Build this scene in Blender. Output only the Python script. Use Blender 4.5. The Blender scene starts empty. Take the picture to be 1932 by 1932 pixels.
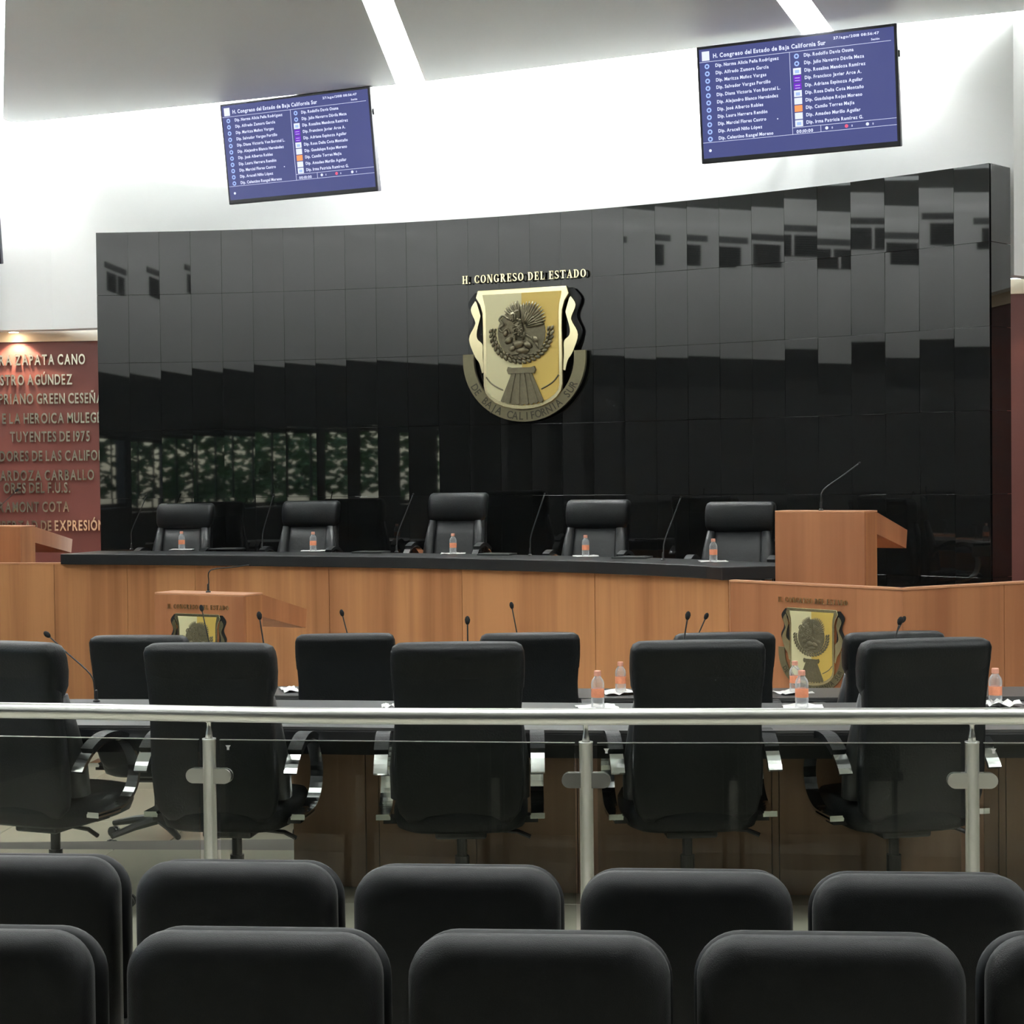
import bpy, bmesh, math, random
from mathutils import Vector, Matrix
random.seed(7)
C = bpy.context.scene.collection
R = math.radians
PI = math.pi
# ------------------------------------------------------------------ camera
F = 3250.0; EYE = 1.75
cam = bpy.data.cameras.new('camera'); camo = bpy.data.objects.new('camera', cam); C.objects.link(camo)
cam.sensor_width = 36; cam.lens = F / 1932 * 36; cam.clip_end = 200
CM = (Matrix.Rotation(PI / 2 + R(-1.3), 3, 'X') @ Matrix.Rotation(R(-0.63), 3, 'Z'))
camo.matrix_world = Matrix.Translation((0, 0, EYE)) @ CM.to_4x4()
bpy.context.scene.camera = camo
# ------------------------------------------------------------------ view + world
vs = bpy.context.scene.view_settings
vs.view_transform = 'Standard'; vs.look = 'None'; vs.gamma = 1; vs.use_curve_mapping = False
vs.exposure = 0.5
world = bpy.data.worlds.new('world'); bpy.context.scene.world = world; world.use_nodes = True
wn = world.node_tree.nodes; wl = world.node_tree.links
bg = wn['Background']; bg.inputs[1].default_value = 1.1
sky = wn.new('ShaderNodeTexSky'); sky.sky_type = 'NISHITA'; sky.sun_elevation = R(50); sky.sun_rotation = R(120); sky.sun_disc = False
wl.new(sky.outputs[0], bg.inputs[0])
SLOT_E = 8.5       # radiance of the luminous slots in the ceiling
COVE_E = 520.0
REAR_E = 50.0      # radiance of the unseen fill strips added in the rear ceiling
SIDE_E = 15.0      # radiance of the strip added to brighten the mirrored side wall      # radiance of the cove strips hidden on top of the ceiling panels
SPOT_W = 45.0      # watts of each recessed downlight

def ray(x, y): return CM @ Vector(((x - 966) / F, (966 - y) / F, -1.0))
def aty(x, y, Y): d = ray(x, y); return Vector((0, 0, EYE)) + d * (Y / d.y)      # point of the room on that sight line at depth Y
def atz(x, y, z): d = ray(x, y); return Vector((0, 0, EYE)) + d * ((z - EYE) / d.z)

# ------------------------------------------------------------------ materials
def new_mat(name):
    m = bpy.data.materials.new(name); m.use_nodes = True
    return m, m.node_tree.nodes, m.node_tree.links, m.node_tree.nodes['Principled BSDF']
def mat(name, col, rough=0.5, metal=0.0, spec=0.5, noise=0.0, nscale=20, bump=0.0, bscale=80, coat=0.0, sheen=0.0, ior=None, trans=0.0, obj=True):
    m, n, l, p = new_mat(name)
    p.inputs['Base Color'].default_value = (*col, 1); p.inputs['Roughness'].default_value = rough
    p.inputs['Metallic'].default_value = metal; p.inputs['Specular IOR Level'].default_value = spec
    p.inputs['Coat Weight'].default_value = coat; p.inputs['Sheen Weight'].default_value = sheen
    if ior: p.inputs['IOR'].default_value = ior
    p.inputs['Transmission Weight'].default_value = trans
    tc = n.new('ShaderNodeTexCoord')
    if noise:
        t = n.new('ShaderNodeTexNoise'); t.inputs['Scale'].default_value = nscale; t.inputs['Detail'].default_value = 4
        l.new(tc.outputs['Object'], t.inputs['Vector'])
        mx = n.new('ShaderNodeMix'); mx.data_type = 'RGBA'
        mx.inputs[6].default_value = (*[c * (1 - noise) for c in col], 1); mx.inputs[7].default_value = (*[min(1, c * (1 + noise)) for c in col], 1)
        l.new(t.outputs['Fac'], mx.inputs[0]); l.new(mx.outputs[2], p.inputs['Base Color'])
    if bump:
        t = n.new('ShaderNodeTexNoise'); t.inputs['Scale'].default_value = bscale; t.inputs['Detail'].default_value = 3
        l.new(tc.outputs['Object'], t.inputs['Vector'])
        b = n.new('ShaderNodeBump'); b.inputs['Strength'].default_value = bump; b.inputs['Distance'].default_value = 0.004
        l.new(t.outputs['Fac'], b.inputs['Height']); l.new(b.outputs[0], p.inputs['Normal'])
    return m
def emit(name, col, s):
    m, n, l, p = new_mat(name)
    p.inputs['Base Color'].default_value = (0, 0, 0, 1); p.inputs['Specular IOR Level'].default_value = 0.2
    p.inputs['Emission Color'].default_value = (*col, 1); p.inputs['Emission Strength'].default_value = s
    return m
def wood(name, a, b, scale=1.0, rough=0.38):
    m, n, l, p = new_mat(name)
    tc = n.new('ShaderNodeTexCoord'); oi = n.new('ShaderNodeObjectInfo')
    mp = n.new('ShaderNodeMapping'); mp.inputs['Scale'].default_value = (16 * scale, 16 * scale, .55 * scale)
    add = n.new('ShaderNodeVectorMath'); add.operation = 'ADD'
    mul = n.new('ShaderNodeMath'); mul.operation = 'MULTIPLY'; mul.inputs[1].default_value = 37
    l.new(oi.outputs['Random'], mul.inputs[0])
    l.new(tc.outputs['Object'], add.inputs[0]); l.new(mul.outputs[0], add.inputs[1]); l.new(add.outputs[0], mp.inputs['Vector'])
    t = n.new('ShaderNodeTexNoise'); t.inputs['Scale'].default_value = 1.3; t.inputs['Detail'].default_value = 8; t.inputs['Distortion'].default_value = .5
    l.new(mp.outputs[0], t.inputs['Vector'])
    mp2 = n.new('ShaderNodeMapping'); mp2.inputs['Scale'].default_value = (5.5, 5.5, .12); l.new(add.outputs[0], mp2.inputs['Vector'])
    t2 = n.new('ShaderNodeTexNoise'); t2.inputs['Scale'].default_value = .8; t2.inputs['Detail'].default_value = 1; l.new(mp2.outputs[0], t2.inputs['Vector'])
    mm = n.new('ShaderNodeMath'); mm.operation = 'MULTIPLY_ADD'; mm.inputs[1].default_value = .75; l.new(t2.outputs['Fac'], mm.inputs[0])
    m3 = n.new('ShaderNodeMath'); m3.operation = 'MULTIPLY'; m3.inputs[1].default_value = .35; l.new(t.outputs['Fac'], m3.inputs[0]); l.new(m3.outputs[0], mm.inputs[2])
    cr = n.new('ShaderNodeValToRGB'); cr.color_ramp.elements[0].position = .38; cr.color_ramp.elements[1].position = .68
    cr.color_ramp.elements[0].color = (*a, 1); cr.color_ramp.elements[1].color = (*b, 1)
    l.new(mm.outputs[0], cr.inputs[0]); l.new(cr.outputs[0], p.inputs['Base Color'])
    p.inputs['Roughness'].default_value = rough; p.inputs['Specular IOR Level'].default_value = .35
    return m
M = {}
M['white'] = mat('white_plaster', (.91, .915, .905), .8)
M['ceiling'] = mat('grey_white_ceiling_paint', (.85, .89, .89), .5, spec=.3, noise=.02, nscale=1.0)
M['dark_wall'] = mat('dark_grey_wall', (.035, .036, .036), .5, noise=.1, nscale=2)
M['panel_grey'] = mat('grey_wall_panel', (.12, .12, .12), .6)
M['granite'] = mat('polished_black_granite', (.006, .0065, .0065), .025, spec=.55, noise=.4, nscale=300)
M['grout'] = mat('dark_joint', (.03, .031, .03), .8)
M['red'] = mat('maroon_panel', (.19, .058, .046), .45, noise=.12, nscale=3)
M['peach'] = mat('pale_wood_strip', (.97, .73, .48), .5, noise=.06, nscale=6)
M['gold'] = mat('polished_brass', (.86, .76, .47), .22, metal=1.0)
M['letter'] = mat('champagne_metal', (.97, .87, .70), .24, metal=1.0, noise=.10, nscale=9)
M['cream'] = mat('pale_gold_enamel', (.74, .69, .41), .35, metal=.1)
M['yellow'] = mat('deep_gold_enamel', (.68, .49, .12), .32, metal=.15)
M['bronze'] = mat('aged_bronze', (.17, .15, .09), .42, metal=.45, noise=.35, nscale=45, bump=.5, bscale=60)
M['bronze_light'] = mat('satin_bronze', (.19, .17, .10), .35, metal=.5, noise=.12, nscale=30)
M['ink'] = mat('dark_engraved_bronze', (.045, .04, .022), .5, metal=.2)
M['wood'] = wood('cherry_veneer', (.36, .150, .064), (.56, .265, .115))
M['wood2'] = wood('cherry_veneer_dark', (.34, .135, .062), (.47, .205, .095))
M['wood_edge'] = mat('cherry_edge_band', (.58, .28, .15), .4, noise=.1, nscale=10)
M['wood_low'] = wood('walnut_modesty_veneer', (.33, .205, .13), (.45, .29, .19))
M['leather'] = mat('black_leather', (.0048, .0058, .0066), .48, spec=.28, bump=.35, bscale=140, noise=.2, nscale=8)
M['leather_soft'] = mat('black_leather_creased', (.018, .0195, .021), .42, spec=.5, bump=.5, bscale=40, noise=.2, nscale=8)
M['fabric'] = mat('black_fabric', (.003, .0034, .0046), .5, spec=.26, bump=.3, bscale=500, sheen=.11)
M['shell'] = mat('black_shell', (.010, .0105, .012), .55, spec=.3)
M['desk_black'] = mat('black_desk_laminate', (.06, .06, .06), .4, spec=.6, bump=.05, bscale=200)
M['desk_edge'] = mat('black_desk_edge', (.012, .0125, .014), .4, spec=.45)
M['chrome'] = mat('chrome', (.85, .86, .87), .12, metal=1)
M['steel'] = mat('brushed_steel', (.66, .66, .63), .30, metal=1, bump=.05, bscale=300)
M['plastic'] = mat('black_plastic', (.012, .012, .013), .4)
M['mic'] = mat('black_foam', (.006, .006, .006), .9)
M['paper'] = mat('white_paper', (.85, .85, .83), .8)
M['cap'] = mat('coral_cap', (.80, .38, .27), .45)
M['label'] = mat('orange_label', (.86, .30, .16), .5, noise=.25, nscale=60)

M['screen'] = emit('screen_blue', (.055, .064, .185), 1.0)
M['scr_white'] = emit('screen_white', (.62, .66, .85), 1.0)
M['scr_disc'] = emit('screen_pale_blue', (.30, .42, .85), 1.0)
M['scr_purple'] = emit('screen_purple', (.14, .02, .45), 1.0)
M['scr_orange'] = emit('screen_orange', (.85, .28, .10), 1.0)
M['scr_red'] = emit('screen_red', (.75, .10, .18), 1.0)
M['bezel'] = mat('dark_bezel', (.012, .012, .02), .35)
M['tile'] = mat('beige_porcelain', (.46, .44, .36), .22, noise=.05, nscale=4)
M['joint'] = mat('floor_joint', (.11, .10, .09), .8)
M['slot'] = emit('luminous_slot', (.97, 1, .985), SLOT_E)
M['cove'] = emit('cove_strip', (.97, 1, .985), COVE_E); M['fill_bright'] = emit('bright_fill_strip', (.97, 1, .985), REAR_E); M['wash'] = emit('side_fill_strip', (.97, 1, .985), SIDE_E)
M['leaf'] = mat('green_leaves', (.16, .30, .08), .6, noise=.5, nscale=6)
M['bark'] = mat('bark', (.12, .08, .05), .9)
M['pave'] = mat('outdoor_paving', (.45, .43, .40), .8, noise=.1, nscale=3)
M['lamp'] = emit('downlight_lens', (1, .86, .66), 30)
# tinted glass of the balustrade (real refraction-free sheet: thin, tinted, reflective)
def glass_mat(name, tint, ior=1.5):
    m, n, l, p = new_mat(name); n.remove(p)
    out = n['Material Output']
    tr = n.new('ShaderNodeBsdfTransparent'); tr.inputs[0].default_value = (*tint, 1)
    gl = n.new('ShaderNodeBsdfGlossy'); gl.inputs['Roughness'].default_value = 0.01
    fr = n.new('ShaderNodeFresnel'); fr.inputs[0].default_value = ior
    ge = n.new('ShaderNodeNewGeometry'); iv = n.new('ShaderNodeMath'); iv.operation = 'SUBTRACT'; iv.inputs[0].default_value = 1; l.new(ge.outputs['Backfacing'], iv.inputs[1])
    mu = n.new('ShaderNodeMath'); mu.operation = 'MULTIPLY'; l.new(fr.outputs[0], mu.inputs[0]); l.new(iv.outputs[0], mu.inputs[1])     # reflect on the outer faces only
    mx = n.new('ShaderNodeMixShader'); l.new(mu.outputs[0], mx.inputs[0]); l.new(tr.outputs[0], mx.inputs[1]); l.new(gl.outputs[0], mx.inputs[2])
    l.new(mx.outputs[0], out.inputs[0]); return m
M['glass'] = glass_mat('grey_tinted_glass', (.80, .82, .79))
M['window_glass'] = glass_mat('window_glass', (.96, .98, .97))

def pet_mat():
    m, n, l, p = new_mat('clear_plastic'); out = n['Material Output']
    p.inputs['Base Color'].default_value = (.85, .87, .88, 1); p.inputs['Roughness'].default_value = .08; p.inputs['Specular IOR Level'].default_value = .8
    tr = n.new('ShaderNodeBsdfTransparent'); mx = n.new('ShaderNodeMixShader'); lw_ = n.new('ShaderNodeLayerWeight'); lw_.inputs[0].default_value = .35
    ma = n.new('ShaderNodeMath'); ma.operation = 'MULTIPLY_ADD'; ma.inputs[1].default_value = .6; ma.inputs[2].default_value = .16
    l.new(lw_.outputs['Facing'], ma.inputs[0]); l.new(ma.outputs[0], mx.inputs[0]); l.new(tr.outputs[0], mx.inputs[1]); l.new(p.outputs[0], mx.inputs[2]); l.new(mx.outputs[0], out.inputs[0]); return m
M['pet'] = pet_mat()
# ------------------------------------------------------------------ mesh helpers
class MB:
    def __init__(s): s.bm = bmesh.new()
    def box(s, x0, y0, z0, x1, y1, z1, mtx=None, bev=0, seg=2):
        vs_ = [s.bm.verts.new(p) for p in ((x0, y0, z0), (x1, y0, z0), (x1, y1, z0), (x0, y1, z0), (x0, y0, z1), (x1, y0, z1), (x1, y1, z1), (x0, y1, z1))]
        fs = [s.bm.faces.new([vs_[i] for i in f]) for f in ((0, 3, 2, 1), (4, 5, 6, 7), (0, 1, 5, 4), (1, 2, 6, 5), (2, 3, 7, 6), (3, 0, 4, 7))]
        if bev:
            es = list({e for f in fs for e in f.edges})
            r = bmesh.ops.bevel(s.bm, geom=es, offset=bev, segments=seg, affect='EDGES', profile=.5)
            vs_ = list({v for f in r['faces'] for v in f.verts} | {v for v in vs_ if v.is_valid})
        if mtx is not None:
            for v in vs_: v.co = mtx @ v.co
        return s
    def prism(s, pts, z0, z1, axis='Z', mtx=None):
        """closed outline pts (2D) extruded; axis Z: (x,y,z)  axis Y: (x,-depth,y)"""
        def P(p, d):
            v = Vector((p[0], p[1], d)) if axis == 'Z' else Vector((p[0], d, p[1])) if axis == 'Y' else Vector((d, p[0], p[1]))
            return mtx @ v if mtx is not None else v
        a = [s.bm.verts.new(P(p, z0)) for p in pts]; b = [s.bm.verts.new(P(p, z1)) for p in pts]; n = len(pts)
        s.bm.faces.new(a[::-1]); s.bm.faces.new(b)
        for i in range(n): s.bm.faces.new((a[i], a[(i + 1) % n], b[(i + 1) % n], b[i]))
        return s
    def loft(s, rings, close=True, caps=True):
        vr = [[s.bm.verts.new(p) for p in r] for r in rings]; n = len(vr[0])
        for i in range(len(vr) - 1):
            for j in range(n if close else n - 1):
                s.bm.faces.new((vr[i][j], vr[i][(j + 1) % n], vr[i + 1][(j + 1) % n], vr[i + 1][j]))
        if caps: s.bm.faces.new(vr[0][::-1]); s.bm.faces.new(vr[-1])
        return s
    def tube(s, pts, r, n=10, caps=True):
        pts = [Vector(p) for p in pts]; rings = []
        rr = r if isinstance(r, (list, tuple)) else [r] * len(pts)
        up = None
        for i, p in enumerate(pts):
            t = (pts[min(i + 1, len(pts) - 1)] - pts[max(i - 1, 0)]).normalized()
            if up is None: up = Vector((0, 0, 1)) if abs(t.z) < .9 else Vector((1, 0, 0))
            a = t.cross(up).normalized(); b = a.cross(t).normalized(); up = b
            rings.append([p + rr[i] * (math.cos(2 * PI * k / n) * a + math.sin(2 * PI * k / n) * b) for k in range(n)])
        return s.loft(rings, True, caps)
    def lathe(s, prof, n=20, o=(0, 0, 0), caps=True):
        o = Vector(o)
        return s.loft([[o + Vector((r * math.cos(2 * PI * k / n), r * math.sin(2 * PI * k / n), z)) for k in range(n)] for r, z in prof], True, caps)
    def strip(s, path, w, t):
        """flat bar: path of (y,z), width w in x, thickness t"""
        pts = [Vector((0, p[0], p[1])) for p in path]; rings = []
        for i, p in enumerate(pts):
            d = (pts[min(i + 1, len(pts) - 1)] - pts[max(i - 1, 0)]).normalized(); nn = Vector((0, -d.z, d.y))
            rings.append([p + Vector((-w / 2, 0, 0)) - nn * t / 2, p + Vector((w / 2, 0, 0)) - nn * t / 2, p + Vector((w / 2, 0, 0)) + nn * t / 2, p + Vector((-w / 2, 0, 0)) + nn * t / 2])
        return s.loft(rings)
    def ellipsoid(s, c, r, mtx=None, u=10, v=7):
        c = Vector(c); m_ = mtx.to_3x3() if mtx is not None else Matrix.Identity(3)
        rings = [[c + m_ @ Vector((r[0] * math.sin(PI * (i + .02) / (v - 1 + .04)) * math.cos(2 * PI * k / u), r[1] * math.sin(PI * (i + .02) / (v - 1 + .04)) * math.sin(2 * PI * k / u), r[2] * math.cos(PI * (i + .02) / (v - 1 + .04)))) for k in range(u)] for i in range(v)]
        return s.loft(rings)
    def xf(s, mtx):
        for v in s.bm.verts: v.co = mtx @ v.co
        return s
    def build(s, name, m, parent=None, smooth=False, sub=0, bevel=0):
        bmesh.ops.recalc_face_normals(s.bm, faces=s.bm.faces)
        me = bpy.data.meshes.new(name); s.bm.to_mesh(me); s.bm.free()
        for k in (m if isinstance(m, (list, tuple)) else [m]): me.materials.append(M[k])
        if smooth:
            for p in me.polygons: p.use_smooth = True
        o = bpy.data.objects.new(name, me); C.objects.link(o)
        if parent is not None: o.parent = parent
        if bevel:
            b = o.modifiers.new('bevel', 'BEVEL'); b.width = bevel; b.segments = 2; b.limit_method = 'ANGLE'; b.angle_limit = R(40)
        if sub:
            b = o.modifiers.new('sub', 'SUBSURF'); b.levels = sub; b.render_levels = sub
        return o
def tag(o, label, cat, group=None, kind=None):
    o['label'] = label; o['category'] = cat
    if group: o['group'] = group
    if kind: o['kind'] = kind
    return o
def thing(name, loc, rz=0, label=None, cat=None, group=None):
    o = bpy.data.objects.new(name, None); C.objects.link(o); o.location = loc; o.rotation_euler = (0, 0, rz); o.empty_display_size = .1
    if label: tag(o, label, cat, group)
    return o
def struct(o): o['kind'] = 'structure'; return o
def copy_tree(o, parent=None):
    c = o.copy(); C.objects.link(c)
    if parent is not None: c.parent = parent
    for ch in list(o.children): copy_tree(ch, c)
    return c
def place(o, loc, rz, label, group=None, sc=None):
    o.location = loc; o.rotation_euler = (0, 0, rz); o['label'] = label
    if group: o['group'] = group
    if sc: o.scale = sc
    return o
def superell(w, d, y, z, e=3.0, n=24, bulge=0):
    pts = []
    for k in range(n):
        a = 2 * PI * k / n; c, s_ = math.cos(a), math.sin(a)
        x = w * math.copysign(abs(c) ** (2 / e), c); yy = d * math.copysign(abs(s_) ** (2 / e), s_)
        pts.append(Vector((x, y + yy + bulge * (1 - (x / max(w, 1e-6)) ** 2), z)))
    return pts
def offset(poly, d):
    """offset a 2D polyline to its left by d"""
    out = []
    for i, p in enumerate(poly):
        a = poly[max(i - 1, 0)]; b = poly[min(i + 1, len(poly) - 1)]
        t = Vector((b[0] - a[0], b[1] - a[1])).normalized(); out.append((p[0] - t.y * d, p[1] + t.x * d))
    return out
def ribbon_wall(poly, thick, z0, z1):
    back = offset(poly, thick); return list(poly) + back[::-1]
def curve_slab(mb, front, back, z0, z1):
    rings = [[Vector((f[0], f[1], z0)), Vector((b[0], b[1], z0)), Vector((b[0], b[1], z1)), Vector((f[0], f[1], z1))] for f, b in zip(front, back)]
    return mb.loft(rings)
def interp(pts, n):
    """resample a 2D polyline (Catmull) with n points per segment"""
    out = []
    for i in range(len(pts) - 1):
        p0 = Vector(pts[max(i - 1, 0)]); p1 = Vector(pts[i]); p2 = Vector(pts[i + 1]); p3 = Vector(pts[min(i + 2, len(pts) - 1)])
        for k in range(n):
            t = k / n
            out.append(tuple(.5 * ((2 * p1) + (p2 - p0) * t + (2 * p0 - 5 * p1 + 4 * p2 - p3) * t * t + (3 * p1 - p0 - 3 * p2 + p3) * t ** 3)))
    out.append(tuple(pts[-1])); return out

# ================================================================== THE ROOM
NC = 28; TW = .2815
heads = [R(1 + 44 * (i + .5) / NC) for i in range(NC)]
cur = Vector((3.424, 12.30)); nodes = [cur.copy()]
for i in range(NC - 1, -1, -1):
    cur = cur - TW * Vector((math.cos(heads[i]), -math.sin(heads[i]))); nodes.append(cur.copy())
nodes = nodes[::-1]                                   # left end -> right end of the black wall
ZT = 3.915
def wall_pt(i, off=0):                                # point on the black wall arc, off metres behind it
    a = R(1 + 44 * min(max(i, 0), NC) / NC); b = nodes[min(max(int(round(i)), 0), NC)]
    return Vector((b.x + off * math.sin(a), b.y + off * math.cos(a)))
# --- floor: beige tiles (bottom tier z=0, chamber pit z=-0.17)
fl = struct(MB().box(-7.2, -4, -.35, 8.2, 8.28, -.006).build('floor', 'joint'))
fl2 = struct(MB().box(-7.2, 8.28, -.45, 8.2, 17, -.176).build('floor_lower', 'joint'))
ry = R(-4.0)
tile_me = {}
def tile(parent, cx, cy, z, w, d):
    k = (round(w, 2), round(d, 2))
    if k not in tile_me:
        o = MB().box(-w / 2, -d / 2, -.02, w / 2, d / 2, 0, bev=.002, seg=1).build('tile', 'tile', parent); tile_me[k] = o.data
    else:
        o = bpy.data.objects.new('tile', tile_me[k]); C.objects.link(o); o.parent = parent
    o.location = (cx, cy, z); o.rotation_euler = (0, 0, ry); return o
for i in range(-7, 9):
    for j in range(3, 9):
        c = Matrix.Rotation(ry, 2) @ Vector((i * .98, 6.94 + (j - 6.5) * .98)) 
        if 3.3 < c.y < 7.80 and -6.1 < c.x < 7.5: tile(fl, c.x, c.y, 0, .974, .974)
for i in range(-6, 8):
    for j in range(0, 4):
        c = Matrix.Rotation(ry, 2) @ Vector((i * .98, 8.9 + j * .98))
        if c.y > 8.75: tile(fl2, c.x, c.y, -.17, .974, .974)
# --- upper white wall, follows the black wall and runs on to both sides
core = [tuple(wall_pt(i, .34 + .42 * max(0, 1 - i / 11) ** 1.5)) for i in range(1, NC + 1, 3)]
lw = [(-7.0, 16.30), (-5.2, 16.28), (-4.3, 16.22), (-3.85, 16.10)]
rw = [(4.02, 12.80), (5.0, 12.70), (7.9, 12.35)]
front_line = lw + core + rw
wf = MB(); curve_slab(wf, front_line, offset(front_line, .2), 3.145, 5.6); struct(wf.build('wall_front', 'white'))
# red lettered walls, left and right, with a pale strip along their tops
redL = [(-7.0, 16.60), (-3.3, 16.40)]; redR = [(3.50, 12.98), (4.2, 12.92), (7.9, 12.45)]
for nm, ln in (('wall_front_left', redL), ('wall_front_right', redR)):
    w_ = MB(); curve_slab(w_, ln, offset(ln, .15), -.2, 3.05); struct(w_.build(nm, 'red'))
for k, ln in enumerate((redL, redR)):
    w_ = MB(); l2 = offset(ln, -.02); curve_slab(w_, l2, offset(ln, .12), 3.05, 3.16); struct(w_.build('trim_%d' % (k + 1), 'peach'))
# side and back walls (seen mirrored in the polished tiles)
struct(MB().box(-6.8, -4, 3.32, -6.6, 16.4, 5.6).build('wall_left', 'white'))
w_ = MB(); w_.box(-6.8, 4.2, -.35, -6.62, 7.0, 1.30); w_.box(-6.8, -4, -.35, -6.62, 4.2, 3.32); w_.box(-6.8, 7.0, -.35, -6.62, 16.4, 3.32); w_.box(-6.8, 4.2, 2.42, -6.62, 7.0, 3.32)
struct(w_.build('wall_left_lower', 'dark_wall'))
struct(MB().box(-6.62, 7.9, 1.35, -6.58, 9.7, 2.9).build('trim_3', 'panel_grey'))
struct(MB().box(8.0, -4, 3.32, 8.2, 12.6, 5.6).build('wall_right', 'white')); struct(MB().box(8.02, -4, -.35, 8.2, 12.6, 3.32).build('wall_right_lower', 'dark_wall'))
struct(MB().box(-6.8, -4.2, 3.32, 8.2, -4, 5.6).build('wall_back', 'dark_wall')); struct(MB().box(-6.8, -4.2, -.35, 8.2, -4.02, 3.32).build('wall_back_lower', 'dark_wall'))
win = thing('window_1', (-6.65, 5.6, 0)); struct(win)
fr = MB()
for y in (-1.38, -.69, 0, .69, 1.38): fr.box(-.008, y - .022, 1.3, .008, y + .022, 2.4)
for z in (1.34, 2.38): fr.box(-.02, -1.4, z - .03, .02, 1.4, z + .03)
fr.build('frame', 'plastic', win)
for y in (-1.035, -.345, .345, 1.035): MB().box(-.002, y - .32, 1.37, .002, y + .32, 2.36).build('pane', 'window_glass', win)
struct(MB().box(-16, -2, -.5, -6.8, 13, -.2).build('ground_outside', 'pave'))
for k, (x, y, h) in enumerate(((-7.9, 3.3, 3.1), (-8.9, 1.2, 3.4), (-8.3, 5.3, 3.0))):
    t = thing('shrub', (x, y, -.2), 0, ('leafy shrub outside the windows, left of three', 'tallest leafy shrub outside the windows', 'leafy shrub outside the windows, right of three')[k], 'shrub')
    MB().tube([(0, 0, 0), (.03, 0, h * .35), (0, .02, h * .6)], [.05, .04, .03], 7).build('trunk', 'bark', t)
    f = MB()
    for q in range(800):
        a = random.uniform(0, 2 * PI); b = random.uniform(-1, 1); rr = random.uniform(.5, 1) * .95
        p = Vector((rr * math.cos(a) * math.sqrt(1 - b * b), rr * math.sin(a) * math.sqrt(1 - b * b), h * .72 + b * h * .25))
        m_ = Matrix.Rotation(random.uniform(0, 6), 3, 'Z') @ Matrix.Rotation(random.uniform(0, 3), 3, 'X'); u = .10
        f.bm.faces.new([f.bm.verts.new(p + m_ @ Vector(v)) for v in ((-u, 0, 0), (0, -u * .5, 0), (u, 0, 0), (0, u * .5, .02))])
    o = f.build('leaves', 'leaf', t); o['kind'] = 'stuff'
# --- black granite wall
bw = MB(); fl_ = [tuple(n) for n in nodes]
fr_ = [tuple(wall_pt(i, .012)) for i in range(NC + 1)]
bk_ = [tuple(wall_pt(i, .28)) for i in range(NC + 1)]
fr_[-1] = (fr_[-1][0] - .02, fr_[-1][1] + .02); bk_[-1] = (bk_[-1][0] - .02, bk_[-1][1] + .02)
curve_slab(bw, fr_, bk_, -.1, ZT - .004); granite = struct(bw.build('wall_centre', 'grout'))
rows = [-.17, .36, .96, 1.56, 2.16, 2.76, 3.36, ZT]
tme = {}
for i in range(NC):
    a, b = nodes[i], nodes[i + 1]; c = (a + b) / 2
    col_t = random.gauss(0, .10) + (random.gauss(0, .16) if i > 16 else 0)
    for j in range(1, len(rows) - 1):
        h = rows[j + 1] - rows[j] - .0018; k = round(h, 3)
        if k not in tme:
            o = MB().box(-TW / 2 + .0007, -.012, -h / 2, TW / 2 - .0007, .012, h / 2, bev=.0004, seg=1).build('tile', 'granite', granite); tme[k] = o.data
        else: o = bpy.data.objects.new('tile', tme[k]); C.objects.link(o); o.parent = granite
        o.location = (c.x, c.y, (rows[j] + rows[j + 1]) / 2)
        o.rotation_euler = (R(col_t + random.gauss(0, .03)), 0, -heads[i] + R(random.gauss(0, .10 if i > 13 else .05)))
# return face of the black wall at its right end
ra = Vector((3.424, 12.30)); rb = ra + Vector((.202, .202)); rd = (rb - ra).normalized(); rl = (rb - ra).length
for j in range(1, len(rows) - 1):
    h = rows[j + 1] - rows[j] - .003
    o = MB().box(0.012, -.012, -h / 2, rl, .02, h / 2, bev=.0008, seg=1).build('tile', 'granite', granite)
    o.location = (ra.x - .010, ra.y - .002, (rows[j] + rows[j + 1]) / 2); o.rotation_euler = (0, 0, math.atan2(rd.y, rd.x))
# --- ceiling: three low panels with luminous slots between them
ZC = 5.03
edge = [atz(x, y, ZC).xy for x, y in ((-700, 300), (5, 235), (748, 160), (802, 154), (1320, 90), (1515, 66), (1572, 58), (1932, 20), (2500, -50))]
E = [tuple(e) for e in edge]
def back_dir(p0, px):  # slot edge direction from two image points
    q = atz(px[0], px[1], ZC).xy; d = (q - Vector(p0)); return d / abs(d.y)
sl = [(E[1], back_dir(E[1], (10, 0))), (E[2], back_dir(E[2], (683, 0))), (E[3], back_dir(E[3], (742, 0))), (E[5], back_dir(E[5], (1465, 0))), (E[6], back_dir(E[6], (1530, 0)))]
def down(p, d, yto): k = p[1] - yto; return (p[0] + d.x * k, p[1] + d.y * k)
YB = 6.3
cl = struct(MB().box(-7, -4.2, 5.55, 8.2, 17, 5.7).build('ceiling', 'white'))
def panel(front, ldir, rdir, left=None, right=None):
    pts = list(front)
    r_ = down(front[-1], rdir, YB) if rdir else right; l_ = down(front[0], ldir, YB) if ldir else left
    p = MB().prism(pts + [r_, l_], ZC, ZC + .1); return p
ed = interp([E[1], E[2]], 4)
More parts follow.
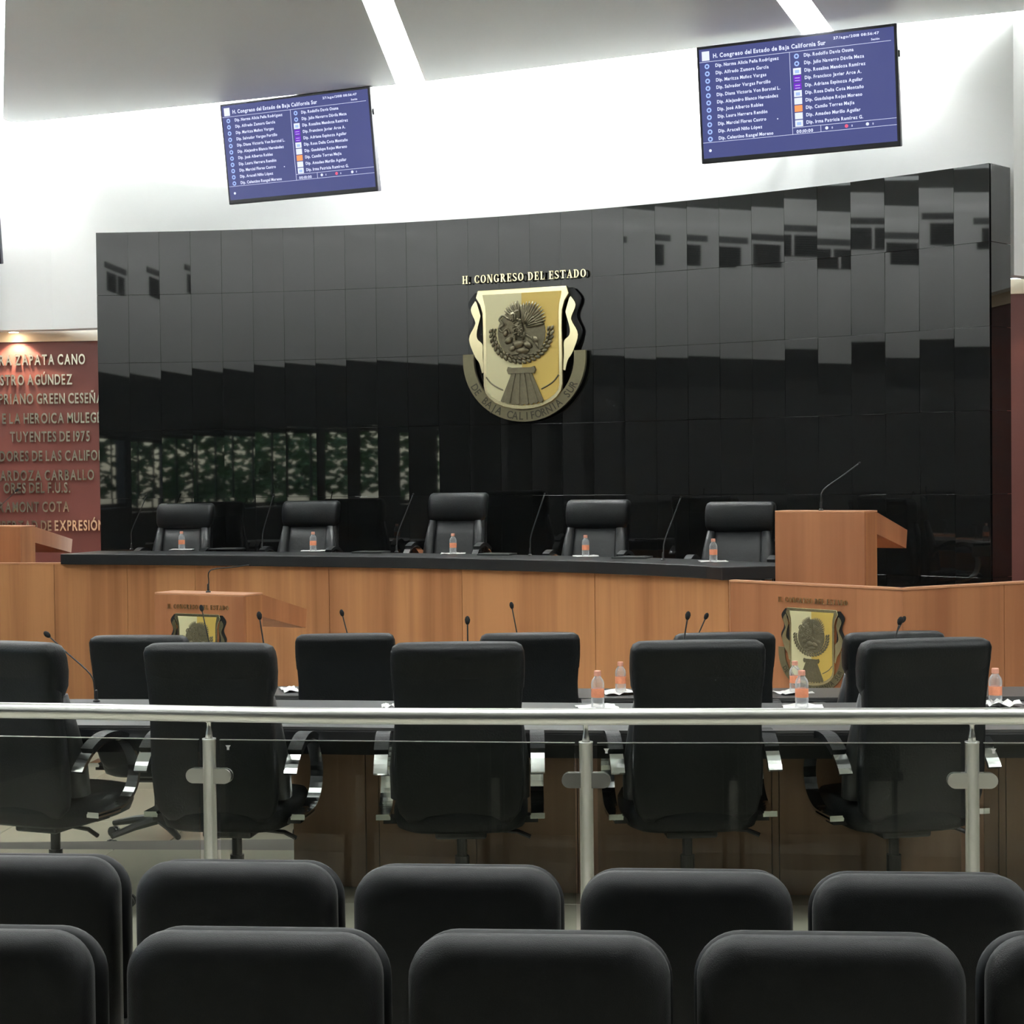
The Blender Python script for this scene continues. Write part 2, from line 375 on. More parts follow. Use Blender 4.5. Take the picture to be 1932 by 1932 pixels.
# rounded front-left corner of the big panel
d0 = sl[0][1]; c0 = Vector(E[1]); rad = .28
cor = [tuple(c0 + Vector((d0.x, d0.y)) * rad * (1 - math.sin(t)) + (Vector(E[2]) - c0).normalized() * rad * (1 - math.cos(t))) for t in [PI / 2 * k / 6 for k in range(7)]]
pA = [tuple(c0 + Vector((d0.x, d0.y)) * rad)] + cor[1:-1] + [tuple(c0 + (Vector(E[2]) - c0).normalized() * rad)] + ed[1:]
def poly_down(pts, ld, rd_):
    return pts + [down(pts[-1], rd_, YB), down(pts[0], ld, YB)]
P1 = poly_down(pA, sl[0][1], sl[1][1])
P2 = poly_down([E[3], E[4], E[5]], sl[2][1], sl[3][1])
P3 = [E[6], E[7], E[8], (7.4, YB), down(E[6], sl[4][1], YB)]
L0 = Vector(E[1]) + Vector((-.25, 0))
for P_ in (P1, P2, P3):
    o = MB().prism(P_, ZC, ZC + .1).build('ceiling_panel', 'ceiling', cl)
# light slots: emissive strip set above each gap
def slot(pl, dl, pr, dr):
    a = down(pl, dl, pl[1] - .35); b = down(pr, dr, pr[1] - .35); c = down(pr, dr, YB + .2); d = down(pl, dl, YB + .2)
    o = MB().prism([(a[0] - .03, a[1]), (b[0] + .03, b[1]), (c[0] + .03, c[1]), (d[0] - .03, d[1])], ZC + .16, ZC + .2).build('slot_or_fill_light', 'slot', cl)
    return o
slot(E[2], sl[1][1], E[3], sl[2][1]); slot(E[5], sl[3][1], E[6], sl[4][1])
s0 = Vector(E[1]) + Vector((-.26, 0)); slot(tuple(s0), sl[0][1], E[1], sl[0][1])
# cove strips lying on the panels' front edges, facing the wall
def cove(poly, off=-.12, z0=ZC + .13, z1=ZC + .27):
    ln = offset(poly, off); o = MB(); curve_slab(o, ln, offset(ln, -.03), z0, z1); return o.build('cove_or_fill_light', 'cove', cl)
cove([E[1], E[2]])
# rear half of the ceiling: one low field, with unseen strips added in its gaps as fill light
xs = [-4.8, -3.1, -2.8, -.45, -.15, 2.2, 2.5, 5.0, 5.3, 7.4]
for a, b in ((0, 1), (2, 3), (4, 5), (6, 7), (8, 9)):
    MB().box(xs[a], -3.4, ZC, xs[b], 6.0, ZC + .1).build('ceiling_panel', 'ceiling', cl)
MB().box(4.97, .5, ZC + .16, 5.33, 5.8, ZC + .2).build('slot_or_fill_light', 'fill_bright', cl)  # unseen fill strip added to brighten the right wing panels
for a in (1, 3, 5): MB().box(xs[a] - .03, 4.4, ZC + .16, xs[a + 1] + .03, 5.8, ZC + .2).build('slot_or_fill_light', 'fill_bright', cl)  # unseen fill strips added to brighten the wood under the near desk
cove([E[3], E[4], E[5]]); cove([E[6], E[7], E[8]])
MB().box(-6.55, 14.9, ZC, -5.0, 15.6, ZC + .1).build('ceiling_panel', 'ceiling', cl); cove([(-6.5, 15.6), (-5.05, 15.6)])  # out-of-view panel and strip added to whiten the far left of the wall
# left side: ceiling panel, and an unseen strip added to brighten the left wall
MB().prism([(-4.85, YB), (-4.98, 15.6), (L0.x, L0.y), (down(tuple(L0), sl[0][1], YB)[0], YB)], ZC, ZC + .1).build('ceiling_panel', 'ceiling', cl)
MB().box(-4.80, 1.0, ZC + .13, -4.76, 13.0, ZC + .40).build('cove_or_fill_light', 'wash', cl)

# air vents high on the left wall (mirrored in the black wall)
for k, (y, w) in enumerate(((4.62, .55), (8.95, .55))):
    t = thing('air_vent', (-6.6, y, 4.72), 0, ('narrow louvred air vent high on the side wall', 'wide louvred air vent high on the side wall')[k], 'vent')
    MB().box(0, -w, .17, .02, w, .25).build('header', 'panel_grey', t)
    MB().box(0, -w * .8, -.16, .008, w * .8, .12).build('backing', 'dark_wall', t)
    for q in range(9): MB().box(0.008, -w * .8, -.155 + q * .031, .03, w * .8, -.143 + q * .031).build('slat', 'panel_grey', t)
    MB().box(.008, -.015, -.16, .035, .015, .12).build('mullion', 'white', t)

# ================================================================== LETTERING
_gl = {}
def glyph(ch, bold=.0):
    if (ch, bold) in _gl: return _gl[(ch, bold)]
    cu = bpy.data.curves.new('glyph', 'FONT'); cu.body = ch; cu.size = 1; cu.resolution_u = 3; cu.offset = bold
    o = bpy.data.objects.new('glyph', cu); C.objects.link(o); bpy.context.view_layer.update()
    me = bpy.data.meshes.new_from_object(o); bpy.data.objects.remove(o); bpy.data.curves.remove(cu)
    vsx = [(v.co.x, v.co.y) for v in me.vertices]
    fs = [tuple(p.vertices) for p in me.polygons]; bpy.data.meshes.remove(me)
    _gl[(ch, bold)] = (vsx, fs); return _gl[(ch, bold)]
CAPH = max(v[1] for v in glyph('H')[0])
def text2d(s, cap, sx=1.0, bold=.0, gap=.12, space=.30):
    """returns list of (char, verts, faces, x0, x1) laid on a baseline, in metres"""
    k = cap / CAPH; x = 0; out = []
    for ch in s:
        if ch == ' ': x += space * k * sx; continue
        vv, ff = glyph(ch, bold)
        if not vv: continue
        a = min(v[0] for v in vv); b = max(v[0] for v in vv)
        out.append((ch, [((v[0] - a) * k * sx + x, v[1] * k) for v in vv], ff, x, x + (b - a) * k * sx)); x += (b - a + gap) * k * sx
    return out, x
_lm = {}
def letter_mesh(ch, cap, sx, bold, depth, m):
    key = (ch, round(cap, 4), round(sx, 3), bold, depth, m)
    if key in _lm: return _lm[key]
    vv, ff = glyph(ch, bold); k = cap / CAPH; a = min(v[0] for v in vv)
    bm = bmesh.new(); vs_ = [bm.verts.new(((v[0] - a) * k * sx, 0, v[1] * k)) for v in vv]
    for f in ff:
        try: bm.faces.new([vs_[i] for i in f])
        except ValueError: pass
    r = bmesh.ops.extrude_face_region(bm, geom=list(bm.faces)); 
    for g in r['geom']:
        if isinstance(g, bmesh.types.BMVert): g.co.y -= depth
    bmesh.ops.recalc_face_normals(bm, faces=bm.faces)
    me = bpy.data.meshes.new('letter'); bm.to_mesh(me); bm.free(); me.materials.append(M[m]); _lm[key] = me; return me
def sign_line(name, s, loc, rz, cap, sx, bold, depth, m, label, cat, align='L', group=None, gap=.12, space=.3):
    t = thing(name, loc, rz, label, cat, group)
    out, tot = text2d(s, cap, sx, bold, gap, space); off = -tot if align == 'R' else 0
    for ch, vv, ff, x0, x1 in out:
        o = bpy.data.objects.new('letter', letter_mesh(ch, cap, sx, bold, depth, m)); C.objects.link(o); o.parent = t; o.location = (x0 + off, 0, 0)
    return t
# lines on the left red wall: text, right end px, baseline px y
LN = [('AURA ZAPATA CANO', 164, 687, 'top raised metal name line on the left red wall'),
      ('ASTRO AGÚNDEZ', 140, 725, 'second raised metal line from the top on the left red wall'),
      ('PRIANO GREEN CESEÑA', 197, 760, 'third raised metal line from the top on the left red wall'),
      ('E LA HEROICA MULEGÉ', 194, 797, 'raised metal line reading E LA HEROICA MULEG on left red wall'),
      ('TUYENTES DE 1975', 173, 832, 'raised metal line ending DE 1975 on the left red wall'),
      ('DORES DE LAS CALIFOR', 199, 868, 'raised metal line reading DORES DE LAS CALIFO on left red wall'),
      ('CARDOZA CARBALLO', 181, 905, 'raised metal line directly above ORES DEL F.U.S. on left red wall'),
      ('ORES DEL F.U.S.', 136, 929, 'raised metal line reading ORES DEL F.U.S. on left red wall'),
      ('AGRAMONT COTA', 134, 965, 'raised metal line second from the bottom on left red wall'),
      ('LIBERTAD DE EXPRESIÓN', 200, 1000, 'lowest raised metal line, starting LIBERTAD, on left red wall')]
Yr = 16.45; rza = math.atan2(redL[1][1] - redL[0][1], redL[1][0] - redL[0][0])
for s, xr, yb, lab in LN:
    p = aty(xr, yb, Yr); Yw = redL[0][1] + (p.x - redL[0][0]) * math.tan(rza); p = aty(xr, yb, Yw - .005)
    sign_line('inscription_line', s, p, rza, .094, .59, .022, .02, 'letter', lab, 'lettering', 'R', gap=.14, space=.25)
# lines on the right red wall, seen only mirrored in the return of the black wall
dr = Vector((redR[2][0] - redR[1][0], redR[2][1] - redR[1][1])).normalized(); rzr = math.atan2(dr.y, dr.x)
for s, z, lab in (('MAM', 2.66, 'top metal line mirrored in the black wall return'), ('OS', 2.36, 'second metal line mirrored in the black wall return'), ('CAS', 1.80, 'lower metal line mirrored in the black wall return')):
    p = Vector(redR[1]) + dr * .1
    sign_line('inscription_line', s, (p.x, p.y - .004, z), rzr, .10, .54, .018, .02, 'letter', lab, 'lettering', 'L')

# ================================================================== COAT OF ARMS
def serif(ch):
    """polygons (list of point lists) for a roman capital, height 1"""
    P = []; t = .19; n = .075; s = .06; e = .07
    bx = lambda a, b, c, d: P.append([(a, b), (c, b), (c, d), (a, d)])
    def stem(x): bx(x, 0, x + t, 1); bx(x - e, 0, x + t + e, s); bx(x - e, 1 - s, x + t + e, 1)
    def arc(cx, cy, rx, ry, tx, ty, a0, a1, k=10):
        for i in range(k):
            u = R(a0 + (a1 - a0) * i / k); v = R(a0 + (a1 - a0) * (i + 1) / k)
            P.append([(cx + rx * math.cos(u), cy + ry * math.sin(u)), (cx + rx * math.cos(v), cy + ry * math.sin(v)), (cx + (rx - tx) * math.cos(v), cy + (ry - ty) * math.sin(v)), (cx + (rx - tx) * math.cos(u), cy + (ry - ty) * math.sin(u))])
    w = .7
    if ch == 'H': stem(.07); stem(.52); bx(.2, .46, .55, .54); w = .8
    elif ch == '.': bx(.0, 0, .16, .15); w = .18
    elif ch == 'C': arc(.38, .5, .38, .5, t, n, 45, 315); bx(.6, .66, .67, .95); bx(.6, .05, .67, .34)
    elif ch == 'O': arc(.38, .5, .38, .5, t, n, 0, 360, 16); w = .77
    elif ch == 'N': bx(.07, 0, .07 + n, 1); bx(0, 0, .22, s); bx(0, 1 - s, .2, 1); bx(.62, 0, .62 + n, 1); bx(.54, 1 - s, .76, 1); P.append([(.07, 1), (.29, 1), (.70, 0), (.52, 0)]); w = .76
    elif ch == 'G': arc(.38, .5, .38, .5, t, n, 45, 330); bx(.52, .08, .70, .42); bx(.45, .38, .76, .44); bx(.6, .68, .67, .95); w = .76
    elif ch == 'R': stem(.07); arc(.3, .74, .3, .26, t, n, -90, 90, 8); P.append([(.3, .48), (.46, .48), (.74, 0), (.54, 0)]); bx(.5, 0, .78, s); bx(.2, .48, .35, .55); bx(.2, .93, .35, 1); w = .76
    elif ch == 'E': stem(.07); bx(.2, 0, .6, n); bx(.2, 1 - n, .58, 1); bx(.2, .46, .46, .54); bx(.54, 0, .6, .27); bx(.52, .76, .58, 1); bx(.42, .36, .47, .64); w = .63
    elif ch == 'S': arc(.28, .74, .27, .26, .13, n + .03, 40, 250, 9); arc(.28, .26, .29, .26, .13, n + .03, -140, 80, 9); P.append([(.06, .62), (.16, .70), (.52, .36), (.42, .26)]); bx(.46, .70, .52, .97); bx(.0, .03, .06, .30); w = .57
    elif ch == 'D': stem(.07); arc(.3, .5, .42, .5, t, n, -90, 90, 10); bx(.2, 0, .32, n); bx(.2, 1 - n, .32, 1); w = .74
    elif ch == 'L': stem(.07); bx(.2, 0, .6, n); bx(.54, 0, .6, .3); w = .62
    elif ch == 'T': bx(.27, 0, .27 + t, 1); bx(.18, 0, .55, s); bx(0, 1 - n, .73, 1); bx(0, .76, .06, 1); bx(.67, .76, .73, 1); w = .73
    elif ch == 'A': P.append([(.06, 0), (.13, 0), (.42, 1), (.36, 1)]); P.append([(.50, 0), (.70, 0), (.44, 1), (.30, 1)]); bx(.18, .28, .56, .34); bx(0, 0, .22, s); bx(.42, 0, .78, s); w = .76
    return P, w
Zu = lambda zx, zy: ((zx - 812) / 1300.0, (1065 - zy) / 1409.0)       # drawing units -> metres about the centre
def sym(right):                                                        # half outline (top -> bottom, right side) -> closed symmetric outline
    r_ = [Zu(812 + a, b) for a, b in right]; return r_ + [(-x, y) for x, y in r_[::-1] if abs(x) > 1e-6]
def arcpts(cx, cy, rx, ry, a0, a1, n): return [(cx + rx * math.cos(R(a0 + (a1 - a0) * i / n)), cy + ry * math.sin(R(a0 + (a1 - a0) * i / n))) for i in range(n + 1)]
def build_emblem(fine=True):
    t = thing('state_coat_of_arms', (0, 0, 0))
    # U-shaped ribbon
    outer = [(720, 1030)] + [(720 * math.cos(R(a)), 1110 + 735 * math.sin(R(a))) for a in range(0, 91, 6)]
    inner = [(590 * math.cos(R(a)), 1110 + 600 * math.sin(R(a))) for a in range(90, -1, -6)] + [(590, 1030)]
    full_o = [Zu(812 + a, b) for a, b in outer]; full_i = [Zu(812 + a, b) for a, b in inner]
    L_o = [(-x, y) for x, y in full_o]; L_i = [(-x, y) for x, y in full_i]
    rib = full_o[:-1] + [(0, full_o[-1][1])] + [(x, y) for x, y in L_o[:-1][::-1]] + L_i[::-1][:-1] + [(0, full_i[0][1])] + full_i[1:]
    rb_ = MB(); n_ = len(full_o)
    halfo = full_o; halfi = full_i[::-1]
    path_o = [(-x, y) for x, y in halfo] + halfo[:-1][::-1]; path_i = [(-x, y) for x, y in halfi] + halfi[:-1][::-1]
    rb_.loft([[Vector((o[0], -.01, o[1])), Vector((o[0], -.045, o[1])), Vector((i_[0], -.045, i_[1])), Vector((i_[0], -.01, i_[1]))] for o, i_ in zip(path_o, path_i)])
    ribbon = rb_.build('ribbon', 'bronze_light', t)
    # ribbon wording along the arc
    s = 'DE BAJA CALIFORNIA SUR'; k = 0; N = len(s)
    for q, ch in enumerate(s):
        if ch == ' ': continue
        ang = R(205 + 130 * (q + .5) / N); vv, ff = glyph(ch, .01); w = max(v[0] for v in vv)
        rx = 655 / 1300; rz = 668 / 1409; cx = rx * math.cos(ang); cz = (1065 - 1110) / 1409 + rz * math.sin(ang)
        rot = ang + PI / 2; kk = .062 / CAPH
        vs_ = []; tx = MB()
        for v in vv:
            lx = (v[0] - w / 2) * kk * .85; lz = (v[1] - CAPH / 2) * kk
            vs_.append(tx.bm.verts.new((cx + lx * math.cos(rot) - lz * math.sin(rot), -.048, cz + lx * math.sin(rot) + lz * math.cos(rot))))
        for f in ff:
            try: tx.bm.faces.new([vs_[i] for i in f])
            except ValueError: pass
        r = bmesh.ops.extrude_face_region(tx.bm, geom=list(tx.bm.faces))
        for g in r['geom']:
            if isinstance(g, bmesh.types.BMVert): g.co.y += .006
        tx.build('letter', 'ink', ribbon)
    # wavy scroll wings
    for sgn in (1, -1):
        o_ = interp([(560, 400), (615, 500), (565, 640), (575, 700), (640, 850), (575, 1050), (520, 1140), (490, 1260)], 4)
        i_ = interp([(545, 420), (505, 560), (505, 600), (545, 760), (540, 850), (480, 920), (478, 1050), (465, 1250)], 4)
        w = MB()
        w.loft([[Vector((sgn * a[0] / 1300, -.015, (1065 - a[1]) / 1409)), Vector((sgn * a[0] / 1300, -.05, (1065 - a[1]) / 1409)), Vector((sgn * b[0] / 1300, -.05, (1065 - b[1]) / 1409)), Vector((sgn * b[0] / 1300, -.015, (1065 - b[1]) / 1409))] for a, b in zip(o_, i_)])
        w.build('scroll', 'gold', t)
        # dark ribbed core behind each scroll
        w = MB(); oo = interp([(600, 300), (690, 430), (630, 620), (700, 800), (640, 960)], 4); ii = interp([(500, 300), (520, 430), (500, 620), (500, 800), (480, 960)], 4)
        w.loft([[Vector((sgn * a[0] / 1300 * .96, -.002, (1065 - a[1]) / 1409)), Vector((sgn * a[0] / 1300 * .96, -.02, (1065 - a[1]) / 1409)), Vector((sgn * b[0] / 1300, -.02, (1065 - b[1]) / 1409)), Vector((sgn * b[0] / 1300, -.002, (1065 - b[1]) / 1409))] for a, b in zip(oo, ii)])
        w.build('scroll_backing', 'shell', t)
    fr = [(0, 278), (520, 278), (548, 370), (500, 450), (470, 560), (466, 700), (466, 1420)] + [(466 * math.cos(R(a)), 1420 + 285 * math.sin(R(a))) for a in range(15, 91, 15)]
    MB().prism(sym(fr), -.02, -.065, 'Y').build('shield_frame', 'gold', t, bevel=.006)
    fi = [(0, 335), (462, 335), (450, 400), (432, 480), (425, 580), (425, 1420)] + [(425 * math.cos(R(a)), 1420 + 235 * math.sin(R(a))) for a in range(15, 91, 15)]
    full = sym(fi); rt = [Zu(812 + a, b) for a, b in fi]
    MB().prism(rt, -.0655, -.071, 'Y').build('shield_field', 'yellow', t)['label'] = 'deep gold right half of the shield'
    MB().prism([(-x, y) for x, y in rt], -.0655, -.071, 'Y').build('shield_field', 'cream', t)['label'] = 'pale cream left half of the shield'
    # shell
    sh = MB()
    bar = [Zu(*p) for p in ((660, 1200), (700, 1212), (925, 1212), (965, 1200), (980, 1240), (962, 1285), (920, 1278), (705, 1278), (662, 1285), (645, 1240))]
    sh.prism(bar, -.071, -.10, 'Y')
    for q in range(9):
        a = -1 + 2 * q / 9; b = -1 + 2 * (q + 1) / 9
        sh.prism([Zu(812 + 118 * a, 1280), Zu(812 + 118 * b, 1280), Zu(812 + 250 * b, 1600 + 40 * (1 - b * b)), Zu(812 + 250 * (a + b) / 2, 1615 + 40 * (1 - a * a)), Zu(812 + 250 * a, 1600 + 40 * (1 - a * a))], -.071, -.088 - .008 * (q % 2), 'Y')
    sh.build('shell_relief', 'bronze', t)
    for sgn in (1, -1):
        w = MB(); pts = interp([(425, 1310), (370, 1380), (300, 1430), (225, 1468)], 4)
        w.tube([Vector((sgn * a / 1300, -.074, (1065 - b) / 1409)) for a, b in pts], .006, 6).build('wave_line', 'bronze', t)
    # eagle medallion
    g = MB(); cx, cz = Zu(812, 775); rr = .27
    def el(x, z, a, b, ang=0, d=.012, y=-.082): g.ellipsoid((cx + x * rr, y, cz + z * rr), (a * rr, d, b * rr), Matrix.Rotation(-ang, 3, 'Y'), 8, 6)
    for q in range(22):   # half wreath of leaves and berries
        a = R(175 + 190 * q / 21); el(1.02 * math.cos(a), .92 * math.sin(a) - .05, .10, .055, a + .9); el(.90 * math.cos(a), .81 * math.sin(a) - .05, .085, .045, a + PI / 2 - .5, .010)
    for q in range(13):   # large right wing
        a = R(8 + 92 * q / 12); L = .66 + .14 * math.sin(q / 12 * PI); el(.12 + L * .55 * math.cos(a), .08 + L * .62 * math.sin(a), L * .50, .048, a, .014, -.086)
    for q in range(7):    # left wing
        a = R(98 + 46 * q / 6); el(-.02 + .38 * math.cos(a), .22 + .42 * math.sin(a), .30, .045, a, .012, -.084)
    for q in range(6):    # covert feathers
        a = R(15 + 65 * q / 5); el(.12 + .28 * math.cos(a), .10 + .30 * math.sin(a), .17, .04, a, .014, -.098)
    el(-.08, .08, .17, .32, R(15), .022, -.088)
    for q in range(34): el(-.10 + .13 * math.sin(q * 2.4), .34 - .0165 * q, .045, .030, .5 * math.sin(q), .012, -.104)
    for q in range(16): el(-.22 + .07 * math.sin(q * 2.1), .50 - .012 * q, .035, .025, .4, .010, -.112)
    el(-.27, .42, .13, .16, 0, .026, -.094); el(-.41, .37, .09, .035, R(-25), .016, -.094); el(-.18, .56, .16, .06, R(25), .016, -.088)
    for q in range(5): el(.30 + .10 * q * .5, -.22 - .05 * q, .20, .04, R(-30 - 9 * q), .012, -.086)
    sn = [(-.42, .36), (-.60, .48), (-.72, .34), (-.58, .20), (-.74, .08), (-.62, -.04), (-.46, .06), (-.36, -.08)]
    g.tube([Vector((cx + a * rr, -.09, cz + b * rr)) for a, b in interp(sn, 4)], .009, 6)
    for x, z, a, b, an in ((-.1, -.42, .20, .13, 0), (-.42, -.30, .15, .10, .6), (-.52, -.08, .11, .08, 1.2), (.22, -.45, .17, .11, -.5), (.46, -.30, .13, .09, -1), (-.30, -.55, .13, .09, .3), (.05, -.62, .24, .09, 0), (-.2, -.16, .05, .14, .2), (.08, -.18, .05, .14, -.2)):
        el(x, z, a, b, an, .022, -.084)
    for q in range(9): el(-.45 + .1 * q, -.72 - .03 * math.sin(q), .07, .03, .3 * (-1) ** q, .012, -.082)
    MB().prism([(cx + .80 * rr * math.cos(R(a)), cz - .02 + .80 * rr * math.sin(R(a)) * .98) for a in range(150, 391, 15)] + [(cx + .72 * rr * math.cos(R(a)), cz + .8 * rr * math.sin(R(a))) for a in range(40, 141, 20)], -.071, -.078, 'Y').build('medallion_ground', 'bronze', t)
    g.build('eagle_relief', 'bronze', t, smooth=True)
    return t
title_meshes = {}
def add_title(t, w=1.12, cap=.067, z=.625, m='gold', shift=0.0):
    s = 'H. CONGRESO DEL ESTADO'; adv = []; x = 0
    for ch in s:
        if ch == ' ': x += .42; continue
        P, wd = serif(ch); adv.append((ch, x)); x += wd + .17
    k = w / (x - .17)
    for ch, xx in adv:
        if (ch, m) not in title_meshes:
            mb = MB()
            for j, p in enumerate(serif(ch)[0]):
                mb.prism([(a * k, b * cap) for a, b in p], -.004, -.026 - .0003 * (j % 7), 'Y')
            o = mb.build('letter', m, t); title_meshes[(ch, m)] = o.data
        else: o = bpy.data.objects.new('letter', title_meshes[(ch, m)]); C.objects.link(o); o.parent = t
        o.location = (xx * k - w / 2 + shift, 0, z)
# big one on the black wall
emb = build_emblem()
add_title(emb)
ci = 14; ang = heads[ci]
ec = aty(991, 671, 14.46); 
emb.location = ec; emb.rotation_euler = (0, 0, -R(23))
tag(emb, 'large gold coat of arms with raised wording on the polished black wall', 'emblem')
EM = emb

# ================================================================== TELEVISIONS
def build_tv():
    t = thing('television', (0, 0, 0))
    W, H = 1.53, .876
    MB().box(-W / 2, -.03, -H / 2, W / 2, .03, H / 2, bev=.008).build('frame', 'bezel', t)
    MB().box(-W / 2 + .25, .03, -.2, W / 2 - .25, .07, .2, bev=.01).build('rear_housing', 'bezel', t)
    MB().box(W / 2, -.015, .20, W / 2 + .012, .02, .25, bev=.003).build('sensor', 'plastic', t)
    br = MB(); br.box(-.12, .07, -.12, .12, .09, .12)
    for x in (-.1, .1): br.box(x - .015, .08, -.03, x + .015, .50, .03)
    br.build('wall_bracket', 'plastic', t)
    w, h = W - .045, H - .06
    sc = MB().box(-w / 2, -.0325, -h / 2 + .008, w / 2, -.03, h / 2 + .008).build('screen', 'screen', t)
    X = lambda u: -w / 2 + u * w
    Z = lambda v: h / 2 + .008 - v * h
    lines = MB(); y0 = -.0335
    def ln(u0, v0, u1, v1, th=.0028):
        lines.box(X(u0) - (th / 2 if u0 == u1 else 0), y0, Z(v1) - (th / 2 if v0 == v1 else 0), X(u1) + (th / 2 if u0 == u1 else 0), y0 + .001, Z(v0) + (th / 2 if v0 == v1 else 0))
    ln(0, .118, .985, .118); ln(0, .845, 1, .845) if 0 else ln(0, .855, .475, .855); ln(.475, .118, .475, .855); ln(.475, .795, 1, .795); ln(.475, .855, 1, .855); ln(.62, .795, .62, .855)
    lines.box(X(.015), y0, Z(.107), X(.055), y0 + .001, Z(.022))
    tb = MB()
    def put(s, u, v, cap, sx=.88, bold=.03, right=False):
        out, tot = text2d(s, cap, sx, bold, .1, .3); x0 = X(u) - (tot if right else 0)
        for ch, vv, ff, a, b in out:
            vs_ = [tb.bm.verts.new((x0 + p[0], y0, Z(v) + p[1])) for p in vv]
            for f in ff:
                try: tb.bm.faces.new([vs_[i] for i in f])
                except ValueError: pass
    put('H. Congreso del Estado de Baja California Sur', .075, .088, .030, .9)
    put('27/ago/2018 08:56:47', .93, .050, .018, 1.25, right=True); put('Sesión', .93, .098, .014, 1, right=True)
    A = ['Norma Alicia Peña Rodríguez', 'Alfredo Zamora García', 'Maritza Muñoz Vargas', 'Salvador Vargas Portillo', 'Diana Victoria Von Borstel L.', 'Alejandro Blanco Hernández', 'José Alberto Robles', 'Laura Herrera Rendón', 'Marcial Flores Castro', 'Araceli Niño López', 'Celestino Rangel Moreno']
    B = ['Rodolfo Davis Osuna', 'Julio Navarro Dávila Meza', 'Rosalina Mendoza Ramírez', 'Francisco Javier Arce A.', 'Adriana Espinoza Aguilar', 'Rosa Delia Cota Montaño', 'Guadalupe Rojas Moreno', 'Camilo Torres Mejía', 'Amadeo Murillo Aguilar', 'Irma Patricia Ramírez G.']
    disc = None
    def circ(mb, u, v, r, y=-.0342, n=14, m='scr_disc'):
        own = mb is None; mb = mb or MB(); mb.prism([(X(u) + r * math.cos(2 * PI * k / n), Z(v) + r * math.sin(2 * PI * k / n)) for k in range(n)], y, y + .001, 'Y')
        if own: mb.build('screen_mark', m, sc)
    for k, s in enumerate(A):
        v = .172 + k * .0665; put('Dip. ' + s, .085, v, .0235); circ(None, .04, v - .012, .019); circ(None, .04, v - .012, .009, -.0350, m='screen')
    for k, s in enumerate(B):
        v = .172 + k * .0665; put('Dip. ' + s, .548, v, .0235)
        if k < 2: circ(None, .51, v - .012, .019); circ(None, .51, v - .012, .009, -.0350, m='screen')
        else:
            MB().box(X(.49), y0, Z(v + .018), X(.53), y0 + .0012, Z(v - .040)).build('screen_mark', 'scr_purple' if k in (3, 4) else 'scr_orange' if k == 7 else 'scr_white', sc)
            if k in (2, 5, 9): MB().box(X(.499), y0 - .0012, Z(v + .006), X(.521), y0 - .0004, Z(v - .022)).build('screen_mark', 'scr_disc', sc)
    for k in (3, 4):
        v = .172 + k * .0665
        lines.box(X(.497), y0 - .0010, Z(v - .016), X(.523), y0 - .0004, Z(v - .020)); lines.box(X(.497), y0 - .0010, Z(v + .008), X(.523), y0 - .0004, Z(v + .004))
    put('00:10:00', .495, .846, .022, 1.05); circ(lines, .65, .825, .012, -.0340); put('0', .675, .835, .014); circ(lines, .855, .825, .012, -.0340); put('0', .88, .835, .014); put('0', .775, .835, .014)
    circ(None, .75, .825, .013, m='scr_red')
    circ(lines, .037, .93, .011, -.0340); circ(lines, .40, .70, .005, -.0340)
    lines.build('screen_rules', 'scr_white', sc)['kind'] = 'stuff'; tb.build('screen_text', 'scr_white', sc)['kind'] = 'stuff'
    return t
tv = build_tv()
tv.location = (-1.813, 15.03, 4.60); tv.rotation_euler = (R(8.3), 0, R(-25.5))
tag(tv, 'television showing a list of names, mounted left of centre above the black wall', 'television', 'wall televisions')
tv2 = copy_tree(tv); tv2.location = (2.167, 12.945, 4.544); tv2.rotation_euler = (R(7.1), 0, R(-25.3))
tv2['label'] = 'television showing a list of names, mounted high at the right'
tv3 = copy_tree(tv); tv3.location = (-5.34, 15.60, 4.12); tv3.rotation_euler = (R(8), 0, R(-5)); tv3['label'] = 'television cut off by the left edge of the photo'

# ================================================================== DAIS
dz = 1.045
fpts = [atz(x, y, dz).xy for x, y in ((-420, 1066), (114, 1065), (366, 1067), (600, 1070), (800, 1073), (950, 1077), (1121, 1082), (1300, 1090), (1362, 1095))]
FP = [tuple(p) for p in fpts]
slabf = interp(FP[1:], 3); slabb = offset(slabf, .58)
sl_ = MB(); curve_slab(sl_, slabf, slabb, dz, dz + .085)
endp = atz(1475, 1092, dz).xy
# right end of the slab turns back beside the lectern
sl_.prism([tuple(slabf[-1]), (endp.x + .12, endp.y + .05), (endp.x + .35, endp.y + .9), tuple(slabb[-1])], dz, dz + .085)
dtop = sl_.build('dais_desk_top', 'desk_edge', None, bevel=.008)
tag(dtop, 'long curved black desk top on the wooden dais, below the black wall', 'desk')
# platform behind the dais front
pl = offset(FP, .08); pf = MB(); plb = [tuple(wall_pt(i, -.02)) for i in range(NC, -1, -1)]
pf.prism(pl + [(2.9, 11.2), (3.3, 11.9)] + plb + [(-7, 16.2), (-7, pl[0][1])], -.2, .41)
struct(pf.build('floor_dais', 'wood2'))
